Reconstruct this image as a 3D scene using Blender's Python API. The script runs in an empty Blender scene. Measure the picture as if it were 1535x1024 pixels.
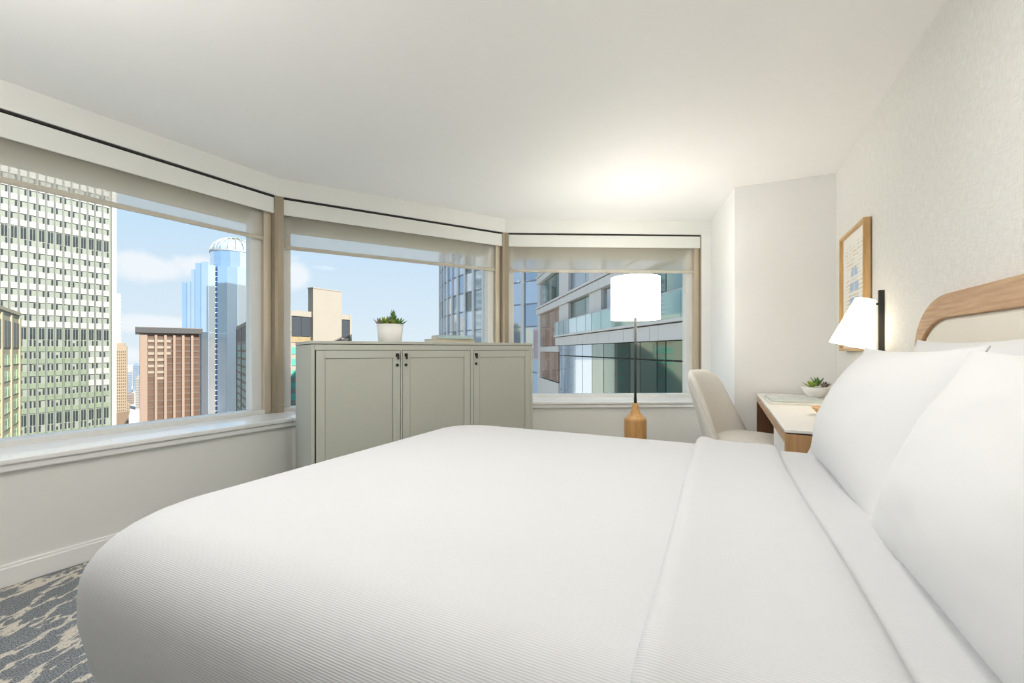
import bpy, math, random
from mathutils import Matrix, Vector, noise
random.seed(7)
SC = bpy.context.scene
COL = SC.collection
R = math.radians
CAMZ = 1.105
FPX = 650.0
HOR = 525.0

# ---------------------------------------------------------------- camera
cd = bpy.data.cameras.new('camera')
cam = bpy.data.objects.new('camera', cd)
COL.objects.link(cam)
cam.location = (0, 0, CAMZ)
cam.rotation_euler = (R(90), 0, 0)
cd.sensor_width = 36.0
cd.lens = FPX / 1535.0 * 36.0
cd.shift_y = (HOR - 512.0) / 1535.0
cd.clip_start = 0.02
cd.clip_end = 6000
SC.camera = cam

# ---------------------------------------------------------------- colour management
SC.view_settings.view_transform = 'Standard'
SC.view_settings.look = 'None'
SC.view_settings.gamma = 1.0
SC.view_settings.use_curve_mapping = False
SC.view_settings.exposure = 0.12
SC.cycles.diffuse_bounces = 8
SC.cycles.max_bounces = 12
SC.cycles.transparent_max_bounces = 16
SC.cycles.sample_clamp_indirect = 6.0


# ---------------------------------------------------------------- node helper
class NT:
    def __init__(self, tree):
        self.t = tree
        self.n = tree.nodes
        self.l = tree.links

    def add(self, typ, **kw):
        nd = self.n.new(typ)
        for k, v in kw.items():
            if k.startswith('i_'):
                nd.inputs[k[2:].replace('_', ' ')].default_value = v
            else:
                setattr(nd, k, v)
        return nd

    def link(self, a, b):
        self.l.new(a, b)

    def math(self, op, a, b=None, clamp=False):
        nd = self.n.new('ShaderNodeMath')
        nd.operation = op
        nd.use_clamp = clamp
        for i, v in enumerate((a, b)):
            if v is None:
                continue
            if isinstance(v, (int, float)):
                nd.inputs[i].default_value = v
            else:
                self.l.new(v, nd.inputs[i])
        return nd.outputs[0]

    def mix(self, fac, a, b):
        nd = self.n.new('ShaderNodeMix')
        nd.data_type = 'RGBA'
        for s, v in ((nd.inputs[0], fac), (nd.inputs[6], a), (nd.inputs[7], b)):
            if isinstance(v, (int, float)):
                s.default_value = v
            elif isinstance(v, (tuple, list)):
                s.default_value = (v[0], v[1], v[2], 1)
            else:
                self.l.new(v, s)
        return nd.outputs[2]

    def remap(self, v, a, b, c=0.0, d=1.0, smooth=True):
        nd = self.n.new('ShaderNodeMapRange')
        nd.interpolation_type = 'SMOOTHSTEP' if smooth else 'LINEAR'
        self.l.new(v, nd.inputs[0])
        for i, x in enumerate((a, b, c, d)):
            nd.inputs[i + 1].default_value = x
        return nd.outputs[0]


# ---------------------------------------------------------------- sky
SKY = 0.95
world = bpy.data.worlds.new('sky')
SC.world = world
world.use_nodes = True
w = NT(world.node_tree)
w.n.clear()
tc = w.add('ShaderNodeTexCoord')
sep = w.add('ShaderNodeSeparateXYZ')
w.link(tc.outputs['Generated'], sep.inputs[0])
up = w.math('MAXIMUM', sep.outputs[2], 0.0)
ramp = w.add('ShaderNodeValToRGB')
w.link(w.math('POWER', up, 0.6), ramp.inputs[0])
cr = ramp.color_ramp
cr.elements[0].position = 0.0
cr.elements[0].color = (0.80, 0.88, 0.94, 1)
cr.elements[1].position = 1.0
cr.elements[1].color = (0.36, 0.55, 0.90, 1)
e = cr.elements.new(0.34); e.color = (0.66, 0.80, 0.95, 1)
e = cr.elements.new(0.46); e.color = (0.55, 0.76, 0.97, 1)
nz = w.add('ShaderNodeTexNoise')
nz.inputs['Scale'].default_value = 9.0
nz.inputs['Detail'].default_value = 6.0
nz.inputs['Roughness'].default_value = 0.6
w.link(tc.outputs['Generated'], nz.inputs['Vector'])
cloud = None
# a few cumulus clouds low over the city (azimuth from the room's axis, elevation, half width, half height)
for az, el, hw, hh in ((-40.4, 8.6, 0.085, 0.030), (-36.0, 9.2, 0.06, 0.030), (-39.0, 2.6, 0.07, 0.018),
                       (-27.0, 8.7, 0.05, 0.035), (-41.5, -0.5, 0.06, 0.02), (35, 12, 0.12, 0.04), (100, 14, 0.16, 0.05),
                       (-110, 10, 0.14, 0.05), (170, 16, 0.18, 0.06), (-75, 18, 0.10, 0.04), (-20, 30, 0.14, 0.05)):
    c = Vector((math.sin(R(az)) * math.cos(R(el)), math.cos(R(az)) * math.cos(R(el)), math.sin(R(el))))
    s = w.add('ShaderNodeVectorMath', operation='SUBTRACT')
    w.link(tc.outputs['Generated'], s.inputs[0])
    s.inputs[1].default_value = c
    m = w.add('ShaderNodeVectorMath', operation='MULTIPLY')
    w.link(s.outputs[0], m.inputs[0])
    m.inputs[1].default_value = (1 / hw, 1 / hw, 1 / hh)
    ln = w.add('ShaderNodeVectorMath', operation='LENGTH')
    w.link(m.outputs[0], ln.inputs[0])
    dist = w.math('ADD', ln.outputs['Value'], w.math('MULTIPLY', w.math('SUBTRACT', nz.outputs[0], 0.5), -2.6))
    f = w.remap(dist, 1.0, 0.25)
    cloud = f if cloud is None else w.math('MAXIMUM', cloud, f)
skycol = w.mix(w.math('MULTIPLY', cloud, 0.9), ramp.outputs[0], (0.93, 0.95, 1.0))
bg = w.add('ShaderNodeBackground')
w.link(skycol, bg.inputs[0])
bg.inputs[1].default_value = SKY
wo = w.add('ShaderNodeOutputWorld')
w.link(bg.outputs[0], wo.inputs[0])

# ---------------------------------------------------------------- sun (behind our own building, high)
sd = bpy.data.lights.new('sun', 'SUN')
sun = bpy.data.objects.new('sun', sd)
COL.objects.link(sun)
sd.energy = 14.0
sd.angle = R(0.6)
sd.color = (1.0, 0.95, 0.86)
sdir = Vector((0.80, -0.52, 0.80))
sun.rotation_euler = sdir.to_track_quat('Z', 'Y').to_euler()
sun.location = (30, -20, 40)

UP_W = 36.0  # watts of the added uplight near the bed foot
CEIL_W = 9.3      # watts of each added ceiling light over the bed


# ---------------------------------------------------------------- materials
MATS = {}


def mat(name, col, rough=0.6, metal=0.0, var=0.04, scale=6.0, spec=0.5, bump=None, emit=None, coat=0.0, coords='Object'):
    if name in MATS:
        return MATS[name]
    m = bpy.data.materials.new(name)
    m.use_nodes = True
    t = NT(m.node_tree)
    p = t.n['Principled BSDF']
    p.inputs['Roughness'].default_value = rough
    p.inputs['Metallic'].default_value = metal
    p.inputs['Specular IOR Level'].default_value = spec
    p.inputs['Coat Weight'].default_value = coat
    tcn = t.add('ShaderNodeTexCoord')
    n = t.add('ShaderNodeTexNoise')
    n.inputs['Scale'].default_value = scale
    n.inputs['Detail'].default_value = 4
    t.link(tcn.outputs[coords], n.inputs['Vector'])
    dark = [c * (1 - var) for c in col]
    lite = [min(1, c * (1 + var)) for c in col]
    t.link(t.mix(n.outputs[0], dark, lite), p.inputs['Base Color'])
    if bump:
        bs, bst, bd = bump
        n2 = t.add('ShaderNodeTexNoise')
        n2.inputs['Scale'].default_value = bs
        n2.inputs['Detail'].default_value = 3
        t.link(tcn.outputs[coords], n2.inputs['Vector'])
        b = t.add('ShaderNodeBump')
        b.inputs['Strength'].default_value = bst
        b.inputs['Distance'].default_value = bd
        t.link(n2.outputs[0], b.inputs['Height'])
        t.link(b.outputs[0], p.inputs['Normal'])
    if emit:
        p.inputs['Emission Color'].default_value = (*emit[0], 1)
        p.inputs['Emission Strength'].default_value = emit[1]
    MATS[name] = m
    return m


def wood(name, c1, c2, scale=(2, 60, 60), rough=0.45):
    if name in MATS:
        return MATS[name]
    m = bpy.data.materials.new(name)
    m.use_nodes = True
    t = NT(m.node_tree)
    p = t.n['Principled BSDF']
    p.inputs['Roughness'].default_value = rough
    tcn = t.add('ShaderNodeTexCoord')
    mp = t.add('ShaderNodeMapping')
    mp.inputs['Scale'].default_value = scale
    t.link(tcn.outputs['Object'], mp.inputs[0])
    n = t.add('ShaderNodeTexNoise')
    n.inputs['Scale'].default_value = 1.6
    n.inputs['Detail'].default_value = 6
    n.inputs['Roughness'].default_value = 0.65
    t.link(mp.outputs[0], n.inputs['Vector'])
    f = t.remap(n.outputs[0], 0.3, 0.72)
    t.link(t.mix(f, c1, c2), p.inputs['Base Color'])
    b = t.add('ShaderNodeBump')
    b.inputs['Strength'].default_value = 0.15
    b.inputs['Distance'].default_value = 0.001
    t.link(n.outputs[0], b.inputs['Height'])
    t.link(b.outputs[0], p.inputs['Normal'])
    MATS[name] = m
    return m


def pane_mat():
    m = bpy.data.materials.new('window_glass')
    m.use_nodes = True
    t = NT(m.node_tree)
    t.n.clear()
    tr = t.add('ShaderNodeBsdfTransparent')
    tr.inputs[0].default_value = (0.97, 0.985, 0.98, 1)
    g = t.add('ShaderNodeBsdfGlossy')
    g.inputs['Roughness'].default_value = 0.0
    n = t.add('ShaderNodeTexNoise')
    n.inputs['Scale'].default_value = 0.8
    lw = t.add('ShaderNodeFresnel')
    lw.inputs[0].default_value = 1.45
    mx = t.add('ShaderNodeMixShader')
    t.link(t.math('MULTIPLY', lw.outputs[0], t.remap(n.outputs[0], 0, 1, 0.04, 0.06)), mx.inputs[0])
    t.link(tr.outputs[0], mx.inputs[1])
    t.link(g.outputs[0], mx.inputs[2])
    o = t.add('ShaderNodeOutputMaterial')
    t.link(mx.outputs[0], o.inputs[0])
    return m


def sheer_mat():
    m = bpy.data.materials.new('sheer_screen_fabric')
    m.use_nodes = True
    t = NT(m.node_tree)
    t.n.clear()
    tcn = t.add('ShaderNodeTexCoord')
    n = t.add('ShaderNodeTexNoise')
    n.inputs['Scale'].default_value = 300
    t.link(tcn.outputs['Object'], n.inputs['Vector'])
    d = t.add('ShaderNodeBsdfDiffuse')
    t.link(t.mix(n.outputs[0], (0.72, 0.69, 0.62), (0.80, 0.77, 0.70)), d.inputs[0])
    tl = t.add('ShaderNodeBsdfTranslucent')
    tl.inputs[0].default_value = (0.80, 0.78, 0.72, 1)
    a = t.add('ShaderNodeMixShader')
    a.inputs[0].default_value = 0.5
    t.link(d.outputs[0], a.inputs[1])
    t.link(tl.outputs[0], a.inputs[2])
    tr = t.add('ShaderNodeBsdfTransparent')
    b = t.add('ShaderNodeMixShader')
    b.inputs[0].default_value = 0.66
    t.link(a.outputs[0], b.inputs[1])
    t.link(tr.outputs[0], b.inputs[2])
    o = t.add('ShaderNodeOutputMaterial')
    t.link(b.outputs[0], o.inputs[0])
    return m


def shade_mat(name, col, emit):
    m = bpy.data.materials.new(name)
    m.use_nodes = True
    t = NT(m.node_tree)
    t.n.clear()
    tcn = t.add('ShaderNodeTexCoord')
    n = t.add('ShaderNodeTexNoise')
    n.inputs['Scale'].default_value = 250
    t.link(tcn.outputs['Object'], n.inputs['Vector'])
    c = t.mix(n.outputs[0], [x * 0.96 for x in col], col)
    d = t.add('ShaderNodeBsdfDiffuse')
    tl = t.add('ShaderNodeBsdfTranslucent')
    em = t.add('ShaderNodeEmission')
    em.inputs[1].default_value = emit
    for x in (d, tl, em):
        t.link(c, x.inputs[0])
    a = t.add('ShaderNodeMixShader')
    a.inputs[0].default_value = 0.5
    t.link(d.outputs[0], a.inputs[1])
    t.link(tl.outputs[0], a.inputs[2])
    s = t.add('ShaderNodeAddShader')
    t.link(a.outputs[0], s.inputs[0])
    t.link(em.outputs[0], s.inputs[1])
    o = t.add('ShaderNodeOutputMaterial')
    t.link(s.outputs[0], o.inputs[0])
    return m


def carpet_mat():
    m = bpy.data.materials.new('patterned_carpet')
    m.use_nodes = True
    t = NT(m.node_tree)
    p = t.n['Principled BSDF']
    p.inputs['Roughness'].default_value = 0.95
    p.inputs['Specular IOR Level'].default_value = 0.1
    tcn = t.add('ShaderNodeTexCoord')
    mp = t.add('ShaderNodeMapping')
    mp.inputs['Rotation'].default_value = (0, 0, R(-64))
    mp.inputs['Scale'].default_value = (11.0, 4.6, 1)
    t.link(tcn.outputs['Object'], mp.inputs[0])
    wn = t.add('ShaderNodeTexNoise')
    wn.inputs['Scale'].default_value = 2.2
    wn.inputs['Detail'].default_value = 5
    t.link(mp.outputs[0], wn.inputs['Vector'])
    wob = t.add('ShaderNodeVectorMath', operation='MULTIPLY_ADD')
    t.link(wn.outputs['Color'], wob.inputs[0])
    wob.inputs[1].default_value = (1.5, 1.5, 0)
    t.link(mp.outputs[0], wob.inputs[2])
    v = t.add('ShaderNodeTexVoronoi', feature='DISTANCE_TO_EDGE')
    v.inputs['Scale'].default_value = 0.75
    t.link(wob.outputs[0], v.inputs['Vector'])
    fn = t.add('ShaderNodeTexNoise')
    fn.inputs['Scale'].default_value = 45
    fn.inputs['Detail'].default_value = 4
    t.link(tcn.outputs['Object'], fn.inputs['Vector'])
    d = t.math('ADD', v.outputs['Distance'], t.math('MULTIPLY', t.math('SUBTRACT', fn.outputs[0], 0.5), 0.16))
    f = t.remap(d, 0.03, 0.075)
    pile = t.add('ShaderNodeTexNoise')
    pile.inputs['Scale'].default_value = 230
    pile.inputs['Detail'].default_value = 2
    t.link(tcn.outputs['Object'], pile.inputs['Vector'])
    big = t.add('ShaderNodeTexNoise')
    big.inputs['Scale'].default_value = 7
    t.link(tcn.outputs['Object'], big.inputs['Vector'])
    g = t.mix(big.outputs[0], (0.20, 0.225, 0.25), (0.36, 0.385, 0.40))
    g2 = t.mix(t.remap(pile.outputs[0], 0.42, 0.58), (0.11, 0.115, 0.12), g)
    beige = t.mix(t.remap(pile.outputs[0], 0.35, 0.65), (0.46, 0.42, 0.36), (0.70, 0.66, 0.58))
    t.link(t.mix(f, beige, g2), p.inputs['Base Color'])
    b = t.add('ShaderNodeBump')
    b.inputs['Strength'].default_value = 0.7
    b.inputs['Distance'].default_value = 0.004
    t.link(pile.outputs[0], b.inputs['Height'])
    t.link(b.outputs[0], p.inputs['Normal'])
    return m


def linen_mat(name, col, period=0.0048, strength=0.26, axis=0):
    m = bpy.data.materials.new(name)
    m.use_nodes = True
    t = NT(m.node_tree)
    p = t.n['Principled BSDF']
    p.inputs['Roughness'].default_value = 0.75
    p.inputs['Specular IOR Level'].default_value = 0.25
    p.inputs['Sheen Weight'].default_value = 0.1
    tcn = t.add('ShaderNodeTexCoord')
    sp = t.add('ShaderNodeSeparateXYZ')
    t.link(tcn.outputs['Object'], sp.inputs[0])
    n = t.add('ShaderNodeTexNoise')
    n.inputs['Scale'].default_value = 4
    t.link(tcn.outputs['Object'], n.inputs['Vector'])
    t.link(t.mix(n.outputs[0], [c * 0.985 for c in col], col), p.inputs['Base Color'])
    if period:
        s = t.math('SINE', t.math('MULTIPLY', t.math('ADD', sp.outputs[axis], sp.outputs[2]), 2 * math.pi / period))
        b = t.add('ShaderNodeBump')
        b.inputs['Strength'].default_value = strength
        b.inputs['Distance'].default_value = 0.0006
        t.link(s, b.inputs['Height'])
        t.link(b.outputs[0], p.inputs['Normal'])
    return m


def wallpaper_mat():
    m = bpy.data.materials.new('woven_wallpaper')
    m.use_nodes = True
    t = NT(m.node_tree)
    p = t.n['Principled BSDF']
    p.inputs['Roughness'].default_value = 0.7
    tcn = t.add('ShaderNodeTexCoord')
    hs = []
    for sc in ((260, 30, 22), (22, 30, 260)):
        mp = t.add('ShaderNodeMapping')
        mp.inputs['Scale'].default_value = sc
        t.link(tcn.outputs['Object'], mp.inputs[0])
        n = t.add('ShaderNodeTexNoise')
        n.inputs['Scale'].default_value = 1.0
        n.inputs['Detail'].default_value = 3
        t.link(mp.outputs[0], n.inputs['Vector'])
        hs.append(n.outputs[0])
    h = t.math('ADD', hs[0], hs[1])
    f = t.remap(h, 0.8, 1.2)
    t.link(t.mix(f, (0.70, 0.69, 0.655), (0.79, 0.785, 0.76)), p.inputs['Base Color'])
    b = t.add('ShaderNodeBump')
    b.inputs['Strength'].default_value = 0.35
    b.inputs['Distance'].default_value = 0.002
    t.link(h, b.inputs['Height'])
    t.link(b.outputs[0], p.inputs['Normal'])
    return m


def art_mat():
    """abstract print: cream paper with thin ochre strokes and a column of blue dashes (object x across, z up, metres)."""
    m = bpy.data.materials.new('abstract_print')
    m.use_nodes = True
    t = NT(m.node_tree)
    p = t.n['Principled BSDF']
    p.inputs['Roughness'].default_value = 0.6
    tcn = t.add('ShaderNodeTexCoord')
    sp = t.add('ShaderNodeSeparateXYZ')
    t.link(tcn.outputs['Object'], sp.inputs[0])
    x, z = sp.outputs[0], sp.outputs[2]
    wn = t.add('ShaderNodeTexNoise')
    wn.inputs['Scale'].default_value = 9
    t.link(tcn.outputs['Object'], wn.inputs['Vector'])
    zz = t.math('ADD', z, t.math('MULTIPLY', wn.outputs[0], 0.02))
    stripe = t.remap(t.math('SINE', t.math('MULTIPLY', zz, 2 * math.pi / 0.026)), 0.0, 0.6)
    seg = t.add('ShaderNodeTexNoise')
    seg.inputs['Scale'].default_value = 14
    t.link(tcn.outputs['Object'], seg.inputs['Vector'])
    inside = t.math('MULTIPLY', t.remap(t.math('ABSOLUTE', x), 0.22, 0.19), t.remap(t.math('ABSOLUTE', z), 0.33, 0.29))
    fs = t.math('MULTIPLY', t.math('MULTIPLY', stripe, inside), t.remap(seg.outputs[0], 0.40, 0.6, 0.15, 0.75))
    c1 = t.mix(fs, (0.86, 0.84, 0.79), (0.62, 0.50, 0.28))
    blk = t.math('MULTIPLY', t.remap(t.math('SINE', t.math('MULTIPLY', z, 2 * math.pi / 0.10)), -0.5, 0.0),
                 t.remap(t.math('ABSOLUTE', t.math('SINE', t.math('MULTIPLY', x, 2 * math.pi / 0.24))), 0.1, 0.3))
    dz = t.math('ADD', z, 0.03)
    rad = t.math('SQRT', t.math('ADD', t.math('POWER', t.math('MULTIPLY', x, 1 / 0.13), 2.0), t.math('POWER', t.math('MULTIPLY', dz, 1 / 0.24), 2.0)))
    fb = t.math('MULTIPLY', t.remap(rad, 1.0, 0.7), t.remap(blk, 0.0, 1.0, 0.12, 0.9))
    t.link(t.mix(fb, c1, (0.34, 0.47, 0.66)), p.inputs['Base Color'])
    return m


WHITE = mat('white_paint', (0.87, 0.87, 0.86), 0.55, var=0.015)
CEILM = mat('ceiling_paint', (0.90, 0.895, 0.88), 0.7, var=0.01)
WALLM = mat('wall_paint', (0.80, 0.80, 0.77), 0.6, var=0.015)
SILLM = mat('sill_gloss', (0.90, 0.90, 0.89), 0.28, var=0.01, coat=0.6)
TRIMM = mat('fascia_paint', (0.84, 0.845, 0.81), 0.5, var=0.01)
CASSM = mat('cassette_paint', (0.80, 0.81, 0.77), 0.4, var=0.01)
BRONZE = mat('bronze_metal', (0.60, 0.52, 0.40), 0.4, metal=0.2, var=0.05)
DARKBRONZE = mat('dark_bronze_metal', (0.36, 0.30, 0.215), 0.4, metal=0.2, var=0.05)
FRAMEM = mat('window_frame_paint', (0.74, 0.74, 0.71), 0.45, var=0.01)
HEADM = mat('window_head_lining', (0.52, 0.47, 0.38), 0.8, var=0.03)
CABM = mat('sage_grey_paint', (0.46, 0.475, 0.415), 0.5, var=0.02, scale=3)
CABP = mat('sage_grey_panel', (0.445, 0.46, 0.40), 0.55, var=0.03, scale=40)
BLACK = mat('black_metal', (0.015, 0.015, 0.014), 0.4, var=0.1)
GROOVE = mat('shadow_gap_black', (0.03, 0.028, 0.025), 0.8, var=0.1)  # near-black used to paint shade into narrow gaps
OAK = wood('oak', (0.36, 0.20, 0.085), (0.50, 0.30, 0.14), scale=(50, 50, 3))
OAKX = wood('oak_grain_along', (0.40, 0.235, 0.12), (0.56, 0.36, 0.20), scale=(3, 60, 60))
DARKOAK = wood('dark_wood_inside', (0.10, 0.045, 0.02), (0.17, 0.08, 0.035), scale=(50, 50, 3))  # darker brown than the oak, for the desk's inner panels
LAMPWOOD = wood('beech', (0.56, 0.30, 0.10), (0.68, 0.40, 0.16), scale=(40, 40, 3), rough=0.35)
FRAMEWOOD = wood('picture_oak', (0.52, 0.31, 0.12), (0.66, 0.43, 0.20), scale=(30, 30, 4), rough=0.35)
CREAM = mat('cream_upholstery', (0.80, 0.755, 0.66), 0.7, var=0.02, bump=(500, 0.1, 0.001))
CHAIRM = mat('boucle_fabric', (0.74, 0.72, 0.68), 0.9, var=0.12, scale=120, bump=(170, 0.7, 0.004))
DUVET = linen_mat('ribbed_duvet', (0.565, 0.575, 0.59))
SHEET = linen_mat('pillow_cotton', (0.68, 0.685, 0.69), period=0)
QUARTZ = mat('white_stone_top', (0.80, 0.79, 0.76), 0.25, var=0.015)
CERAM = mat('white_ceramic', (0.82, 0.81, 0.78), 0.35, var=0.02)
SOIL = mat('potting_soil', (0.06, 0.045, 0.03), 0.95, var=0.4, scale=80)
LEAF1 = mat('leaf_green', (0.10, 0.22, 0.05), 0.5, var=0.25, scale=30)
LEAF2 = mat('leaf_lime', (0.30, 0.42, 0.07), 0.5, var=0.25, scale=30)
LEAF3 = mat('leaf_dusky', (0.33, 0.30, 0.21), 0.5, var=0.3, scale=40)
LEAF4 = mat('leaf_maroon', (0.18, 0.10, 0.075), 0.5, var=0.3, scale=40)
PAPER = mat('page_edges', (0.80, 0.77, 0.69), 0.8, var=0.05, scale=200)
PANE = pane_mat()
CEIL_SHADE = shade_mat('fill_light_linen', (0.92, 0.91, 0.88), 0.3)
SHEER = sheer_mat()
ART = art_mat()


# ---------------------------------------------------------------- mesh helpers
class MB:
    def __init__(self):
        self.v = []
        self.f = []

    def add(self, vs, fs):
        o = len(self.v)
        self.v += [tuple(x) for x in vs]
        self.f += [tuple(i + o for i in q) for q in fs]
        return self

    def box(self, x0, x1, y0, y1, z0, z1):
        return self.add([(x0, y0, z0), (x1, y0, z0), (x1, y1, z0), (x0, y1, z0), (x0, y0, z1), (x1, y0, z1), (x1, y1, z1), (x0, y1, z1)],
                        [(3, 2, 1, 0), (4, 5, 6, 7), (0, 1, 5, 4), (1, 2, 6, 5), (2, 3, 7, 6), (3, 0, 4, 7)])

    def prism(self, poly, z0, z1):
        a = sum(poly[i][0] * poly[(i + 1) % len(poly)][1] - poly[(i + 1) % len(poly)][0] * poly[i][1] for i in range(len(poly)))
        if a < 0:
            poly = poly[::-1]
        n = len(poly)
        vs = [(p[0], p[1], z0) for p in poly] + [(p[0], p[1], z1) for p in poly]
        fs = [tuple(range(n))[::-1], tuple(range(n, 2 * n))]
        fs += [(i, (i + 1) % n, n + (i + 1) % n, n + i) for i in range(n)]
        return self.add(vs, fs)

    def lathe(self, prof, n=32, c=(0, 0, 0), cap=True):
        vs, fs = [], []
        for r, z in prof:
            for k in range(n):
                a = 2 * math.pi * k / n
                vs.append((c[0] + r * math.cos(a), c[1] + r * math.sin(a), c[2] + z))
        for i in range(len(prof) - 1):
            for k in range(n):
                k2 = (k + 1) % n
                fs.append((i * n + k, i * n + k2, (i + 1) * n + k2, (i + 1) * n + k))
        if cap:
            fs.append(tuple(range(n))[::-1])
            m = (len(prof) - 1) * n
            fs.append(tuple(m + k for k in range(n)))
        return self.add(vs, fs)

    def tube(self, pts, r, n=8):
        pts = [Vector(p) for p in pts]
        vs, fs = [], []
        for i, p in enumerate(pts):
            t = (pts[min(i + 1, len(pts) - 1)] - pts[max(i - 1, 0)]).normalized()
            a = t.orthogonal().normalized() if i == 0 else (a - t * a.dot(t)).normalized()
            b = t.cross(a)
            rr = r[i] if isinstance(r, (list, tuple)) else r
            for k in range(n):
                th = 2 * math.pi * k / n
                vs.append(p + a * rr * math.cos(th) + b * rr * math.sin(th))
        for i in range(len(pts) - 1):
            for k in range(n):
                k2 = (k + 1) % n
                fs.append((i * n + k, i * n + k2, (i + 1) * n + k2, (i + 1) * n + k))
        fs.append(tuple(range(n))[::-1])
        fs.append(tuple((len(pts) - 1) * n + k for k in range(n)))
        return self.add(vs, fs)

    def grid(self, rows, closed_u=False):
        nu = len(rows[0])
        vs = [p for r in rows for p in r]
        fs = []
        for i in range(len(rows) - 1):
            for k in range(nu if closed_u else nu - 1):
                k2 = (k + 1) % nu
                fs.append((i * nu + k, i * nu + k2, (i + 1) * nu + k2, (i + 1) * nu + k))
        return self.add(vs, fs)

    def xf(self, M):
        self.v = [tuple(M @ Vector(p)) for p in self.v]
        return self

    def mesh(self, name, m, smooth=False):
        me = bpy.data.meshes.new(name)
        me.from_pydata(self.v, [], self.f)
        me.materials.append(m)
        if smooth:
            me.polygons.foreach_set('use_smooth', [True] * len(me.polygons))
        me.update()
        return me

    def build(self, name, m, parent=None, smooth=False, bevel=0, seg=2, sub=0, kind=None, label=None, auto=0):
        o = bpy.data.objects.new(name, self.mesh(name, m, smooth))
        COL.objects.link(o)
        if parent is not None:
            o.parent = parent
        if bevel:
            md = o.modifiers.new('bevel', 'BEVEL')
            md.width = bevel
            md.segments = seg
            md.limit_method = 'ANGLE'
            md.angle_limit = R(40)
        if sub:
            md = o.modifiers.new('sub', 'SUBSURF')
            md.levels = sub
            md.render_levels = sub
        if kind:
            o['kind'] = kind
        if label:
            o['label'] = label
        return o


def empty(name, loc=(0, 0, 0), rz=0.0, kind=None):
    o = bpy.data.objects.new(name, None)
    COL.objects.link(o)
    o.location = loc
    o.rotation_euler = (0, 0, rz)
    o.empty_display_size = 0.1
    if kind:
        o['kind'] = kind
    return o


def tag(o, label, cat, group=None):
    o['label'] = label
    o['category'] = cat
    if group:
        o['group'] = group
    return o


def bx(name, m, parent, x0, x1, y0, y1, z0, z1, bevel=0, **kw):
    return MB().box(x0, x1, y0, y1, z0, z1).build(name, m, parent, bevel=bevel, **kw)


def inst(name, me, parent, loc, rz=0.0, label=None):
    o = bpy.data.objects.new(name, me)
    COL.objects.link(o)
    o.parent = parent
    o.location = loc
    o.rotation_euler = (0, 0, rz)
    return o


# ---------------------------------------------------------------- frames
TH_B = R(25.96)                         # the bed wall's direction, clockwise from the camera axis
DB = Vector((math.sin(TH_B), math.cos(TH_B)))
NB = Vector((-math.cos(TH_B), math.sin(TH_B)))
RZB = R(90) - TH_B
WALL_OFF = -0.794


def bw(u, dist, z=0.0):
    """u along the bed wall, dist from it into the room"""
    p = DB * u + NB * (dist + WALL_OFF)
    return Vector((p.x, p.y, z))


H = 2.49
P = [Vector(p) for p in ((-2.934, -0.50), (-2.934, 1.665), (-1.881, 3.489), (-0.074, 4.57), (2.14, 4.66))]
NF = len(P) - 1


def fd(i):
    return (P[i + 1] - P[i]).normalized()


def fo(i):
    d = fd(i)
    return Vector((-d.y, d.x))


def fl(i):
    return (P[i + 1] - P[i]).length


def pt(i, x, y):
    return P[i] + fd(i) * x + fo(i) * y


def corner(k, y):
    if k == 0:
        return pt(0, 0, y)
    if k == NF:
        # the last bay runs into the side of the corner pier
        q = pt(NF - 1, fl(NF - 1), y)
        return q + fd(NF - 1) * (0.247 / 0.97) * y
    n1, n2 = fo(k - 1), fo(k)
    b = (n1 + n2).normalized()
    return P[k] + b * (y / b.dot(n1))


def quad(i, y0, y1):
    return [corner(i, y0), corner(i + 1, y0), corner(i + 1, y1), corner(i, y1)]


# ---------------------------------------------------------------- room shell
YO = 0.30
outer = [corner(k, YO) for k in range(NF + 1)]
poly = [bw(-1.85, -0.25).xy] + outer + [Vector((3.4, 4.95)), bw(4.6, -0.25).xy]
fl_o = MB().prism(poly, -0.25, 0.0).build('floor', carpet_mat(), kind='structure')
fl_o['label'] = 'blue grey carpet with cream veined pattern'
ce = MB().prism(poly, H, H + 0.3).build('ceiling', CEILM, kind='structure')
wr = empty('wall_right', bw(0, 0), RZB, 'structure')
bx('wallpaper', wallpaper_mat(), wr, -1.85, 4.6, -0.25, 0.0, 0, H)
wb = empty('wall_back', bw(0, 0), RZB, 'structure')
bx('dark_face', mat('bounce_cut_taupe', (0.30, 0.27, 0.24), 0.6), wb, -1.85, -1.6, -0.25, 3.95, 0, H)  # unseen wall kept dark to cut bounce onto the bed's near side
K = Vector((1.893, 3.69))
W0 = bw(4.165, 0).xy
kd = (W0 - K).normalized()
sd_ = (P[4] - K).normalized()
MB().prism([K, K + sd_ * 1.32, Vector((3.4, 4.95)), W0 + kd * 0.45], 0, H).build('wall_far', WHITE, kind='structure', bevel=0.004)
brd = empty('baseboard_right', bw(0, 0), RZB, 'structure')
bx('board', WHITE, brd, -1.6, 4.1, 0, 0.015, 0, 0.1, bevel=0.004)
side = ['', 'left', 'center', 'front']
HEM = [1.985, 1.985, 1.942, 1.945]
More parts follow.
